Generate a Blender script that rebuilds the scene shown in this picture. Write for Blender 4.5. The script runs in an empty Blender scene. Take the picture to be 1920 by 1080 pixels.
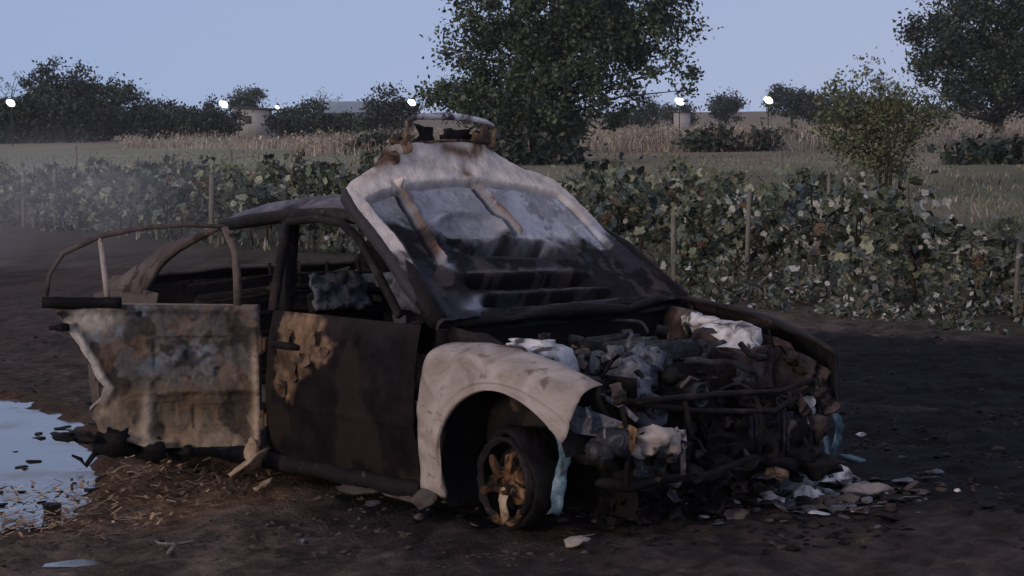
import bpy, math, random
from mathutils import Vector, Matrix, noise
# ------------------------------------------------------------------ camera, world, sun
scene = bpy.context.scene
col = scene.collection
R = math.radians
CAM_H, PITCH, ROLL = 1.718, 0.08137, 0.0122
cam_d = bpy.data.cameras.new('camera'); cam = bpy.data.objects.new('camera', cam_d); col.objects.link(cam)
cam_d.sensor_width = 36; cam_d.lens = 75.0; cam_d.clip_start = 0.1; cam_d.clip_end = 20000
_V = Vector((0, math.sin(PITCH), math.cos(PITCH))); _X = Vector((1, 0, 0)); _D = Vector((0, math.cos(PITCH), -math.sin(PITCH)))
_r = _X*math.cos(ROLL) - _V*math.sin(ROLL); _u = _X*math.sin(ROLL) + _V*math.cos(ROLL)
cam.matrix_world = Matrix(((_r.x, _u.x, -_D.x, 0), (_r.y, _u.y, -_D.y, 0), (_r.z, _u.z, -_D.z, CAM_H), (0, 0, 0, 1)))
scene.camera = cam

SUN_EL, SUN_AZ = R(4), R(222)        # azimuth clockwise from +Y: low, behind and to the left of the camera
world = bpy.data.worlds.new('World'); scene.world = world; world.use_nodes = True
wn = world.node_tree.nodes; wl = world.node_tree.links
bg = wn['Background']
sky = wn.new('ShaderNodeTexSky'); sky.sky_type = 'NISHITA'; sky.sun_disc = False
sky.sun_elevation = SUN_EL; sky.sun_rotation = SUN_AZ
sky.air_density = 1.0; sky.dust_density = 0.5; sky.ozone_density = 2.0
wtc = wn.new('ShaderNodeTexCoord'); wup = wn.new('ShaderNodeVectorMath'); wup.operation = 'ADD'; wup.inputs[1].default_value = (0, 0, .10)   # dusk haze: no orange rim on the horizon
wl.new(wtc.outputs['Generated'], wup.inputs[0]); wl.new(wup.outputs[0], sky.inputs['Vector'])
# twilight veil over the dome; pale neutral overhead added as fill light
tint = wn.new('ShaderNodeMix'); tint.data_type = 'RGBA'; tint.inputs['Factor'].default_value = .80
wsp = wn.new('ShaderNodeSeparateXYZ'); wl.new(wtc.outputs['Generated'], wsp.inputs[0])
wmr = wn.new('ShaderNodeMapRange'); wmr.interpolation_type = 'SMOOTHSTEP'; wmr.inputs['From Min'].default_value = .06; wmr.inputs['From Max'].default_value = .55
wl.new(wsp.outputs['Z'], wmr.inputs['Value'])
veil = wn.new('ShaderNodeMix'); veil.data_type = 'RGBA'; veil.inputs['B'].default_value = (3.6, 3.4, 4.0, 1)
wlr = wn.new('ShaderNodeMapRange'); wlr.inputs['From Min'].default_value = -.24; wlr.inputs['From Max'].default_value = .24; wl.new(wsp.outputs['X'], wlr.inputs['Value'])
hor = wn.new('ShaderNodeMix'); hor.data_type = 'RGBA'; hor.inputs['A'].default_value = (2.65, 3.42, 5.5, 1); hor.inputs['B'].default_value = (3.2, 3.55, 5.4, 1)   # bluer on the left, pinker on the right
wl.new(wlr.outputs[0], hor.inputs['Factor']); wl.new(hor.outputs['Result'], veil.inputs['A'])
wl.new(wmr.outputs[0], veil.inputs['Factor']); wl.new(veil.outputs['Result'], tint.inputs['B'])
wl.new(sky.outputs[0], tint.inputs['A']); wl.new(tint.outputs['Result'], bg.inputs['Color'])
bg.inputs['Strength'].default_value = 0.12
sun_d = bpy.data.lights.new('sun', 'SUN'); sun_d.energy = 1.1; sun_d.angle = R(12); sun_d.color = (1.0, 0.76, 0.55)
sun = bpy.data.objects.new('sun', sun_d); col.objects.link(sun)
_sd = Vector((math.sin(SUN_AZ)*math.cos(R(9)), math.cos(SUN_AZ)*math.cos(R(9)), math.sin(R(9))))
sun.rotation_euler = _sd.to_track_quat('Z', 'Y').to_euler(); sun.location = (0, 0, 30)
vs = scene.view_settings; vs.view_transform = 'Standard'; vs.look = 'None'; vs.exposure = 0.22; vs.gamma = 1
scene.cycles.max_bounces = 5; scene.cycles.transparent_max_bounces = 4

# ------------------------------------------------------------------ helpers
rnd = random.Random(7)
def fb(x, y, z=0.0, o=4):
    return noise.fractal(Vector((x, y, z)), 1.0, 2.0, o)
def sst(a, b, x):
    t = max(0.0, min(1.0, (x-a)/(b-a))); return t*t*(3-2*t)
def lerp(a, b, t): return a+(b-a)*t
def pl(pts, x):
    """piecewise linear table"""
    if x <= pts[0][0]: return pts[0][1]
    for (a, fa), (b, f2) in zip(pts, pts[1:]):
        if x <= b: return lerp(fa, f2, (x-a)/(b-a))
    return pts[-1][1]

class MB:
    def __init__(s): s.v = []; s.f = []; s.m = []; s.mi = 0; s.c = None
    def add(s, vs_, fs):
        o = len(s.v); s.v.extend(Vector(p) for p in vs_)
        for f in fs: s.f.append(tuple(i+o for i in f)); s.m.append(s.mi)
    def grid(s, fn, nu, nv, cu=False, cv=False):
        vs_ = [fn(i/(nu if cu else nu-1), j/(nv if cv else nv-1)) for i in range(nu) for j in range(nv)]
        fs = []
        for i in range(nu if cu else nu-1):
            for j in range(nv if cv else nv-1):
                a, b = i, (i+1) % nu; c, d = j, (j+1) % nv
                fs.append((a*nv+c, b*nv+c, b*nv+d, a*nv+d))
        s.add(vs_, fs)
    def box(s, c, d, rot=None, n=1):
        c = Vector(c); M = rot or Matrix.Identity(3)
        h = Vector(d)*.5
        faces = [((-1,0,0),(0,1,0),(0,0,1)),((1,0,0),(0,0,1),(0,1,0)),((0,-1,0),(0,0,1),(1,0,0)),((0,1,0),(1,0,0),(0,0,1)),((0,0,-1),(1,0,0),(0,1,0)),((0,0,1),(0,1,0),(1,0,0))]
        if n == 1:
            P = [Vector((x, y, z)) for x in (-1, 1) for y in (-1, 1) for z in (-1, 1)]
            s.add([c+M@Vector((p.x*h.x, p.y*h.y, p.z*h.z)) for p in P],
                  [(0,1,3,2),(4,6,7,5),(0,4,5,1),(2,3,7,6),(0,2,6,4),(1,5,7,3)])
            return
        for nn, a, b in faces:
            nn, a, b = Vector(nn), Vector(a), Vector(b)
            def fn(u, v):
                p = nn + a*(2*u-1) + b*(2*v-1)
                return c+M@Vector((p.x*h.x, p.y*h.y, p.z*h.z))
            s.grid(fn, n+1, n+1)
    def tube(s, pts, r, seg=8, cap=True):
        pts = [Vector(p) for p in pts]; n = len(pts)
        rs = r if isinstance(r, (list, tuple)) else [r]*n
        vs_ = []; up = None
        for i, p in enumerate(pts):
            t = (pts[min(i+1, n-1)]-pts[max(i-1, 0)])
            if t.length < 1e-9: t = Vector((0, 0, 1))
            t.normalize()
            if up is None:
                up = Vector((0, 0, 1)) if abs(t.z) < .9 else Vector((1, 0, 0))
            a = t.cross(up)
            if a.length < 1e-6: a = t.orthogonal()
            a.normalize(); b = a.cross(t).normalized(); up = b
            for k in range(seg):
                q = 2*math.pi*k/seg
                vs_.append(p+(a*math.cos(q)+b*math.sin(q))*rs[i])
        fs = []
        for i in range(n-1):
            for k in range(seg):
                k2 = (k+1) % seg
                fs.append((i*seg+k, i*seg+k2, (i+1)*seg+k2, (i+1)*seg+k))
        if cap:
            fs.append(tuple(range(seg-1, -1, -1))); fs.append(tuple((n-1)*seg+k for k in range(seg)))
        s.add(vs_, fs)
    def disc(s, c, axis, prof, seg=28, a0=0, a1=2*math.pi):
        """lathe: prof = [(r, offset along axis)]"""
        c = Vector(c); ax = Vector(axis).normalized(); a = ax.orthogonal().normalized(); b = ax.cross(a)
        full = abs(a1-a0-2*math.pi) < 1e-6
        def fn(u, v):
            q = a0+(a1-a0)*u; k = v*(len(prof)-1); i = int(round(k)); r, o = prof[i]
            return c+ax*o+(a*math.cos(q)+b*math.sin(q))*r
        s.grid(fn, seg if full else seg+1, len(prof), cu=full)
    def blob(s, c, r, seed=0, rough=.25, nu=14, nv=9, sc=1.6, rot=None):
        c = Vector(c); r = Vector(r) if not isinstance(r, (int, float)) else Vector((r, r, r))
        def fn(u, v):
            a = 2*math.pi*u; t = math.pi*(v*.98+.01)
            d = Vector((math.sin(t)*math.cos(a), math.sin(t)*math.sin(a), math.cos(t)))
            k = 1+rough*fb(d.x*sc+seed*7.3, d.y*sc-seed*3.1, d.z*sc+seed, 3)
            p = Vector((d.x*r.x, d.y*r.y, d.z*r.z))*k
            return c+(rot@p if rot else p)
        s.grid(fn, nu, nv, cu=True)
    def shard(s, c, sx, sy, seed=0, rot=0.0, tilt=0.0, th=.008, crump=.02):
        """ragged crumpled plate"""
        c = Vector(c); M = Matrix.Rotation(rot, 3, 'Z') @ Matrix.Rotation(tilt, 3, 'X'); n = 12; rings = 5
        top = []
        for k in range(rings):
            for i in range(n):
                a = 2*math.pi*i/n; q = (k+.15)/(rings-1+.15)
                rr = q*(1+.45*fb(math.cos(a)*1.3+seed*3.7, math.sin(a)*1.3, seed*1.9, 3))
                p = Vector((math.cos(a)*rr*sx, math.sin(a)*rr*sy, 0))
                p.z = crump*fb(p.x*9+seed, p.y*9, seed*.7, 3)
                top.append(p)
        N = len(top); vs_ = [c+M@p for p in top]+[c+M@(p-Vector((0, 0, th))) for p in top]
        fs = []
        for k in range(rings-1):
            for i in range(n):
                j = (i+1) % n
                fs.append((k*n+i, (k+1)*n+i, (k+1)*n+j, k*n+j)); fs.append((N+k*n+i, N+k*n+j, N+(k+1)*n+j, N+(k+1)*n+i))
        fs.append(tuple(range(n))); fs.append(tuple(N+i for i in range(n-1, -1, -1)))
        for i in range(n):
            j = (i+1) % n; b = (rings-1)*n
            fs.append((b+i, N+b+i, N+b+j, b+j))
        s.add(vs_, fs)
    def crumple(s, amp, sc, seed=0):
        for p in s.v:
            q = p*sc+Vector((seed*5.1, seed*2.3, seed*9.7))
            p += Vector((fb(q.x, q.y, q.z, 3), fb(q.x+31, q.y, q.z, 3), fb(q.x, q.y+57, q.z, 3)))*amp
        return s
    def build(s, name, mats, parent=None, smooth=True, solid=0.0, bevel=0.0, off=0.0):
        me = bpy.data.meshes.new(name); me.from_pydata([tuple(p) for p in s.v], [], s.f)
        ms = mats if isinstance(mats, (list, tuple)) else [mats]
        for m in ms: me.materials.append(m)
        if len(ms) > 1: me.polygons.foreach_set('material_index', s.m)
        if smooth: me.polygons.foreach_set('use_smooth', [True]*len(me.polygons))
        if s.c:
            ca = me.color_attributes.new('coat', 'FLOAT_COLOR', 'POINT')
            buf = []
            for c in s.c: buf.extend((c[0], c[1], c[2], 1.0))
            ca.data.foreach_set('color', buf)
        me.update()
        o = bpy.data.objects.new(name, me); col.objects.link(o)
        if parent: o.parent = parent
        if solid:
            md = o.modifiers.new('solid', 'SOLIDIFY'); md.thickness = solid; md.offset = off
        if bevel:
            md = o.modifiers.new('bevel', 'BEVEL'); md.width = bevel; md.segments = 2; md.limit_method = 'ANGLE'
        return o

def tag(o, label=None, cat=None, group=None, kind=None):
    if label: o['label'] = label
    if cat: o['category'] = cat
    if group: o['group'] = group
    if kind: o['kind'] = kind
    return o
def empty(name, loc=(0, 0, 0), rz=0.0):
    o = bpy.data.objects.new(name, None); col.objects.link(o); o.location = loc; o.rotation_euler = (0, 0, rz); o.empty_display_size = .1
    return o
def copy_tree(o, parent=None):
    c = o.copy(); col.objects.link(c); c.parent = parent
    for ch in list(o.children): copy_tree(ch, c)
    return c

# ------------------------------------------------------------------ materials
def burnt(name, stops, scale=6.0, rough=.85, bump=.4, spots=None, spot_scale=14.0, spot_cut=.62, metallic=0.0, coat=False, spec=.12, detail=6, dist=.6, stretch=(1, 1, 1)):
    m = bpy.data.materials.new(name); m.use_nodes = True; n = m.node_tree.nodes; l = m.node_tree.links
    b = n['Principled BSDF']; b.inputs['Roughness'].default_value = rough; b.inputs['Metallic'].default_value = metallic; b.inputs['Specular IOR Level'].default_value = spec
    tc = n.new('ShaderNodeTexCoord'); mp = n.new('ShaderNodeMapping'); mp.inputs['Scale'].default_value = stretch
    l.new(tc.outputs['Object'], mp.inputs['Vector'])
    nz = n.new('ShaderNodeTexNoise'); nz.inputs['Scale'].default_value = scale; nz.inputs['Detail'].default_value = detail
    nz.inputs['Roughness'].default_value = .62; nz.inputs['Distortion'].default_value = dist
    l.new(mp.outputs[0], nz.inputs['Vector'])
    rp = n.new('ShaderNodeValToRGB'); e = rp.color_ramp.elements
    while len(e) < len(stops): e.new(.5)
    for k, (p, c) in enumerate(stops): e[k].position = p; e[k].color = (*c, 1)
    l.new(nz.outputs['Fac'], rp.inputs['Fac'])
    out = rp.outputs['Color']
    if coat:
        at = n.new('ShaderNodeAttribute'); at.attribute_name = 'coat'
        mx = n.new('ShaderNodeMix'); mx.data_type = 'RGBA'; mx.blend_type = 'MULTIPLY'; mx.inputs['Factor'].default_value = 1
        l.new(at.outputs['Color'], mx.inputs['A']); l.new(out, mx.inputs['B']); out = mx.outputs['Result']
    if spots:
        n2 = n.new('ShaderNodeTexNoise'); n2.inputs['Scale'].default_value = spot_scale; n2.inputs['Detail'].default_value = 4; n2.inputs['Distortion'].default_value = .4
        l.new(mp.outputs[0], n2.inputs['Vector'])
        r2 = n.new('ShaderNodeValToRGB'); r2.color_ramp.elements[0].position = spot_cut-.05; r2.color_ramp.elements[1].position = spot_cut+.05
        l.new(n2.outputs['Fac'], r2.inputs['Fac'])
        mx = n.new('ShaderNodeMix'); mx.data_type = 'RGBA'; l.new(r2.outputs['Color'], mx.inputs['Factor'])
        l.new(out, mx.inputs['A']); mx.inputs['B'].default_value = (*spots, 1); out = mx.outputs['Result']
    l.new(out, b.inputs['Base Color'])
    if bump:
        n3 = n.new('ShaderNodeTexNoise'); n3.inputs['Scale'].default_value = scale*5; n3.inputs['Detail'].default_value = 5
        l.new(mp.outputs[0], n3.inputs['Vector'])
        bp = n.new('ShaderNodeBump'); bp.inputs['Strength'].default_value = bump; bp.inputs['Distance'].default_value = .02
        l.new(n3.outputs['Fac'], bp.inputs['Height']); l.new(bp.outputs[0], b.inputs['Normal'])
    return m
M = {}
M['char'] = burnt('charred_steel', [(.3, (.006, .006, .008)), (.55, (.017, .015, .017)), (.75, (.055, .044, .044))], 6, spots=(.09, .065, .05), spot_cut=.68, rough=.7)
M['door'] = burnt('scorched_door_paint', [(.3, (.007, .006, .008)), (.55, (.014, .011, .014)), (.8, (.05, .036, .034))], 4, spec=.3, spots=(.13, .08, .055), spot_cut=.68, rough=.62, bump=.25)
M['ash'] = burnt('pale_ash_metal', [(.25, (.11, .09, .085)), (.40, (.27, .23, .215)), (.55, (.38, .335, .32)), (.75, (.50, .455, .44))], 6, spots=(.17, .125, .115), spot_scale=16, spot_cut=.66, rough=.95, bump=.3)
M['rust'] = burnt('rusted_steel', [(.3, (.035, .024, .019)), (.5, (.11, .075, .055)), (.7, (.23, .165, .12))], 9, spots=(.03, .022, .02), spot_cut=.6)
M['rimburnt'] = burnt('burnt_alloy_rim', [(.36, (.012, .010, .009)), (.48, (.09, .048, .026)), (.60, (.28, .165, .09)), (.76, (.55, .43, .33))], 10, rough=.8, spots=(.012, .010, .009), spot_scale=13, spot_cut=.52)
M['tan'] = burnt('tan_scale', [(.3, (.20, .14, .09)), (.5, (.36, .27, .19)), (.75, (.50, .42, .34))], 9, spots=(.08, .05, .035), spot_cut=.62)
M['brown'] = burnt('brown_grey_shell', [(.3, (.05, .042, .044)), (.5, (.10, .083, .082)), (.75, (.17, .14, .135))], 4, spots=(.04, .03, .03))
M['bluegrey'] = burnt('blue_grey_alloy', [(.3, (.035, .04, .055)), (.5, (.11, .12, .155)), (.75, (.27, .29, .34))], 14, spots=(.03, .03, .04), spot_cut=.60, rough=.55)
M['black'] = burnt('melted_black', [(.3, (.004, .004, .005)), (.7, (.014, .013, .015))], 8, rough=.6)
M['sooty'] = burnt('sooty_alloy', [(.3, (.010, .011, .014)), (.55, (.035, .038, .048)), (.78, (.16, .17, .20))], 16, rough=.7)
M['white'] = burnt('white_ash', [(.25, (.36, .36, .40)), (.5, (.62, .61, .66)), (.75, (.80, .79, .82))], 12, spots=(.07, .065, .075), spot_scale=9, spot_cut=.54)
M['paleblue'] = burnt('pale_blue_plastic', [(.3, (.16, .18, .23)), (.5, (.34, .38, .45)), (.8, (.5, .55, .62))], 7, rough=.5, bump=.2, spots=(.05, .05, .06), spot_scale=8, spot_cut=.60)
M['teal'] = burnt('teal_liner', [(.3, (.02, .04, .06)), (.5, (.07, .13, .18)), (.75, (.30, .40, .48))], 13, rough=.55, spots=(.03, .03, .035), spot_cut=.58)
M['orange'] = burnt('orange_scale_alloy', [(.3, (.18, .09, .035)), (.5, (.52, .30, .14)), (.72, (.74, .60, .46))], 11, spots=(.06, .03, .02), spot_cut=.62)
M['pink'] = burnt('reddish_brown_char', [(.3, (.018, .014, .015)), (.5, (.050, .038, .040)), (.75, (.14, .11, .115))], 9, spots=(.02, .018, .02))
M['lilac'] = burnt('lilac_scaled_roof', [(.3, (.03, .03, .04)), (.5, (.10, .098, .13)), (.75, (.24, .225, .28))], 5, spots=(.05, .04, .05), rough=.7, bump=.15)
M['hood'] = burnt('hood_underside', [(.25, (.78, .78, .78)), (.5, (1.0, 1.0, 1.0)), (.75, (1.15, 1.15, 1.15))], 22, rough=.72, bump=.35, coat=True)
M['doorin'] = burnt('open_door_inside', [(.25, (.5, .5, .5)), (.5, (.9, .9, .9)), (.75, (1.3, 1.28, 1.25))], 9, rough=.8, bump=.4, coat=True, spots=(.05, .04, .035), spot_scale=9, spot_cut=.67)
M['wood'] = burnt('grey_wood', [(.3, (.10, .095, .09)), (.7, (.24, .225, .21))], 4, stretch=(6, 6, 1))
M['trunk'] = burnt('bark', [(.3, (.022, .018, .014)), (.7, (.06, .05, .04))], 4, stretch=(3, 3, .7))
M['stick'] = burnt('bleached_stick', [(.3, (.42, .33, .25)), (.7, (.66, .56, .46))], 20)

def leafmat(name, c, rough=.55, var=.5):
    m = bpy.data.materials.new(name); m.use_nodes = True; n = m.node_tree.nodes; l = m.node_tree.links
    b = n['Principled BSDF']; b.inputs['Roughness'].default_value = rough
    tc = n.new('ShaderNodeTexCoord'); nz = n.new('ShaderNodeTexNoise'); nz.inputs['Scale'].default_value = 3.0; nz.inputs['Detail'].default_value = 3
    l.new(tc.outputs['Object'], nz.inputs['Vector'])
    rp = n.new('ShaderNodeValToRGB'); e = rp.color_ramp.elements
    e[0].position = .3; e[0].color = (*[x*(1-var) for x in c], 1); e[1].position = .7; e[1].color = (*[min(1, x*(1+var)) for x in c], 1)
    l.new(nz.outputs['Fac'], rp.inputs['Fac']); l.new(rp.outputs[0], b.inputs['Base Color'])
    return m
L = {}
L['dark'] = leafmat('leaf_dark', (.026, .042, .027)); L['mid'] = leafmat('leaf_mid', (.048, .076, .038)); L['light'] = leafmat('leaf_light', (.085, .115, .062))
L['far_dark'] = leafmat('leaf_far_dark', (.013, .022, .015)); L['far_mid'] = leafmat('leaf_far_mid', (.024, .036, .025))
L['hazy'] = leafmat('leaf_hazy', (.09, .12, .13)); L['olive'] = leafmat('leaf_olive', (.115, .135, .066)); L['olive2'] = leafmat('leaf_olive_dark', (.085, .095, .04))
L['vine_d'] = leafmat('vine_dark', (.042, .055, .036)); L['vine_m'] = leafmat('vine_mid', (.125, .15, .10)); L['vine_l'] = leafmat('vine_light', (.27, .30, .22))
L['vine_p'] = leafmat('vine_pale', (.33, .34, .345), var=.5); L['vine_o'] = leafmat('vine_rusty', (.12, .075, .045)); L['vine_b'] = leafmat('vine_bluegreen', (.09, .12, .12))
L['tan'] = leafmat('dry_tan', (.33, .285, .235), .9, .25); L['tan_d'] = leafmat('dry_tan_dark', (.16, .137, .113), .9, .25); L['tan_l'] = leafmat('dry_tan_light', (.48, .43, .37), .9)
L['weed'] = leafmat('weed_green', (.165, .175, .125), .8); L['weed_d'] = leafmat('weed_dark', (.10, .112, .078), .8)
L['straw'] = leafmat('straw_warm', (.40, .27, .16), .9); L['straw_d'] = leafmat('straw_brown', (.20, .125, .075), .9); L['straw_l'] = leafmat('straw_pale', (.55, .43, .30), .9)

# ------------------------------------------------------------------ ground
CX, CY, YAW = .498, 8.96, -.847
cyw, syw = math.cos(YAW), math.sin(YAW)
def car2w(x, y): return (x*cyw-y*syw+CX, x*syw+y*cyw+CY)
def w2car(X, Y):
    X -= CX; Y -= CY; return (X*cyw+Y*syw, -X*syw+Y*cyw)
PUD = [(-9, 12.6), (-6, 13.2), (-3.1, 13.05), (-2.75, 12.4), (-2.36, 11.7), (-2.22, 10.9), (-2.04, 10.2), (-1.95, 9.5), (-2.0, 9.2), (-2.25, 9.0), (-2.6, 8.85), (-9, 8.7)]
PUD2 = [(-1.82, 8.17), (-1.72, 8.24), (-1.62, 8.22), (-1.58, 8.16), (-1.7, 8.11), (-1.82, 8.12)]
def sdf(poly, x, y):
    d = 1e9; ins = False; n = len(poly)
    for i in range(n):
        x0, y0 = poly[i]; x1, y1 = poly[(i+1) % n]
        dx, dy = x1-x0, y1-y0
        t = max(0, min(1, ((x-x0)*dx+(y-y0)*dy)/(dx*dx+dy*dy)))
        d = min(d, math.hypot(x-x0-dx*t, y-y0-dy*t))
        if (y0 > y) != (y1 > y) and x < (x1-x0)*(y-y0)/(y1-y0)+x0: ins = not ins
    return -d if ins else d
def rowdist(X, Y):
    """signed distance beyond the nearest vine row line"""
    return (X-4.25)*.81+(Y-18.0)*.583
def ground_z(X, Y):
    r = math.hypot(X, Y-9)
    a = 1/(1+max(0, r-6)/14)
    z = .035*fb(X*.9, Y*.9, 3)*a+.022*fb(X*3.1, Y*3.1, 9)*a+.026*fb(X*7, Y*7, 5, 5)*(1 if r < 7 else max(0, 1-(r-7)/6))
    u, v = w2car(X, Y)
    k = sst(1.6, .2, max(abs(u+1.3)-2.0, abs(v)-.6, 0))
    z += .035*k
    if -10 < X < -1 and 7.5 < Y < 14:
        d = sdf(PUD, X, Y)+.10*fb(X*2.6, Y*2.6, 1)+.05*fb(X*8, Y*8, 4); 
        d2 = sdf(PUD2, X, Y)+.05*fb(X*6, Y*6, 2)
        d = min(d, d2)
        kk = sst(.25, -.2, d)
        z = lerp(z, -.045+.028*fb(X*5, Y*5, 8), kk)
        if d > 0: z += .02*sst(0, .1, d)*sst(.5, .15, d)
    return z
def gcol(X, Y):
    """real ground colours: charcoal, brown dirt, straw-littered dirt, weeds, dry grass"""
    n1 = fb(X*.7, Y*.7, 2); n2 = fb(X*3, Y*3, 6); n3 = fb(X*.15, Y*.08, 4)
    u, v = w2car(X, Y)
    n5 = fb(X*9, Y*9, 16); base = Vector((.108, .083, .073))*max(.25, 1+.5*n2+.3*n1+.5*n5)
    base *= 1-.45*sst(10.6, 12.5, Y+.5*n1)*sst(.5, -.8, X)
    # charcoal ground: a wide burnt scar ahead of and beyond the car
    d = math.hypot((u-.6)/3.0, (v-.6)/2.2)
    d = min(d, math.hypot((X-4.2)/3.6, (Y-13.6)/3.3), math.hypot((X-2.5)/2.2, (Y-10.5)/2.2))
    burn = sst(1.25, .75, d+.25*n1+.12*n2+.12*fb(X*9, Y*9, 16))*(1-.4*sst(9.3, 8.6, Y+.4*n2))
    c = base.lerp(Vector((.0080, .0090, .0140))*(1+.6*n2), burn)
    st = sst(1.0, .4, math.hypot((X+1.45)/1.0, (Y-9.7)/.9)+.3*n2)
    c = c.lerp(Vector((.20, .125, .08))*(1+.4*n2), st*(1-burn)*.85)
    rd = rowdist(X, Y); n6 = fb(X*.35, Y*.12, 21)
    c = c.lerp(Vector((.070, .062, .050))*(1+.4*n2), sst(-2.2, -.6, rd+.6*n1))
    c = c.lerp(Vector((.125, .13, .092))*(1+.3*n2), sst(.8, 5, rd+1.2*n1))
    c = c.lerp(Vector((.20, .175, .12)), .75*sst(0, .3, n6)*sst(3, 8, rd))
    if -8 < X < -1 and 8 < Y < 14.5:
        dp_ = sdf(PUD, X, Y)+.10*n2
        c = c.lerp(Vector((.060, .036, .024)), .8*sst(.45, .05, dp_))
    far = sst(55, 75, Y+10*n3+6*n1)
    c = c.lerp(Vector((.25, .255, .18))*(1+.25*n3+.15*n1), far)
    dry = sst(85, 115, Y+12*n3 + (-45 if X/Y < -.10 else (0 if X < -6 else 25)))
    c = c.lerp(Vector((.24, .195, .15))*(1+.2*n3), dry)
    return c
def axis_pts(fine0, fine1, step, limit, g=1.09):
    a = []; x = fine0
    while x <= fine1: a.append(x); x += step
    s = step; x = a[-1]
    while x < limit: s *= g; x += s; a.append(x)
    s = step; x = a[0]; pre = []
    while x > -limit: s *= g; x -= s; pre.append(x)
    return pre[::-1]+a
xs = axis_pts(-3.6, 3.6, .045, 5000, 1.10)
ys_ = [y for y in axis_pts(7.0, 15.0, .045, 9000, 1.05) if y > -60]
g = MB(); g.c = []
nx, ny = len(xs), len(ys_)
vs2 = []
for X in xs:
    for Y in ys_:
        vs2.append((X, Y, ground_z(X, Y) if abs(X) < 200 and 0 < Y < 300 else 0)); g.c.append(gcol(X, Y))
g.add(vs2, [(i*ny+j, (i+1)*ny+j, (i+1)*ny+j+1, i*ny+j+1) for i in range(nx-1) for j in range(ny-1)])
M['ground'] = burnt('dirt', [(.3, (.42, .42, .43)), (.48, (.85, .85, .85)), (.62, (1.25, 1.22, 1.2)), (.78, (2.2, 2.1, 2.0))], 13, rough=.95, bump=1.0, coat=True, dist=.3)
tag(g.build('ground', M['ground']), kind='structure')

def water():
    m = bpy.data.materials.new('puddle_water'); m.use_nodes = True; n = m.node_tree.nodes; l = m.node_tree.links
    b = n['Principled BSDF']; b.inputs['Base Color'].default_value = (.055, .048, .045, 1)
    b.inputs['IOR'].default_value = 2.6
    tc = n.new('ShaderNodeTexCoord'); nz = n.new('ShaderNodeTexNoise'); nz.inputs['Scale'].default_value = 5; nz.inputs['Detail'].default_value = 2
    l.new(tc.outputs['Object'], nz.inputs['Vector']); bp = n.new('ShaderNodeBump'); bp.inputs['Strength'].default_value = .10; bp.inputs['Distance'].default_value = .02
    l.new(nz.outputs['Fac'], bp.inputs['Height']); l.new(bp.outputs[0], b.inputs['Normal'])
    n2 = n.new('ShaderNodeTexNoise'); n2.inputs['Scale'].default_value = 2.2; n2.inputs['Detail'].default_value = 5; l.new(tc.outputs['Object'], n2.inputs['Vector'])
    mr = n.new('ShaderNodeMapRange'); mr.inputs['From Min'].default_value = .45; mr.inputs['From Max'].default_value = .7; mr.inputs['To Min'].default_value = .02; mr.inputs['To Max'].default_value = .35
    l.new(n2.outputs['Fac'], mr.inputs['Value']); l.new(mr.outputs[0], b.inputs['Roughness'])   # dusty film drifting on the water
    return m
M['water'] = water()
for poly in (PUD, PUD2):
    cxp = sum(p[0] for p in poly)/len(poly); cyp = sum(p[1] for p in poly)/len(poly)
    p = MB(); p.add([(cxp+(x-cxp)*1.05, cyp+(y-cyp)*1.12, .0) for x, y in poly], [tuple(range(len(poly)-1, -1, -1))])
    tag(p.build('puddle', M['water'], smooth=False), kind='structure')

# ------------------------------------------------------------------ burnt car
car = empty('burnt_car', (CX, CY, 0), YAW)
tag(car, 'burnt-out saloon car, hood thrown back over its windscreen, one rear door hanging open', 'car')
def ysd(x, z):
    h = .845-.055*((z-.5)/.36)**2
    if x > .15: h -= .13*((x-.15)/.4)**2
    if x < -2.6: h -= .10*((x+2.6)/1.0)**2
    return h

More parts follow.
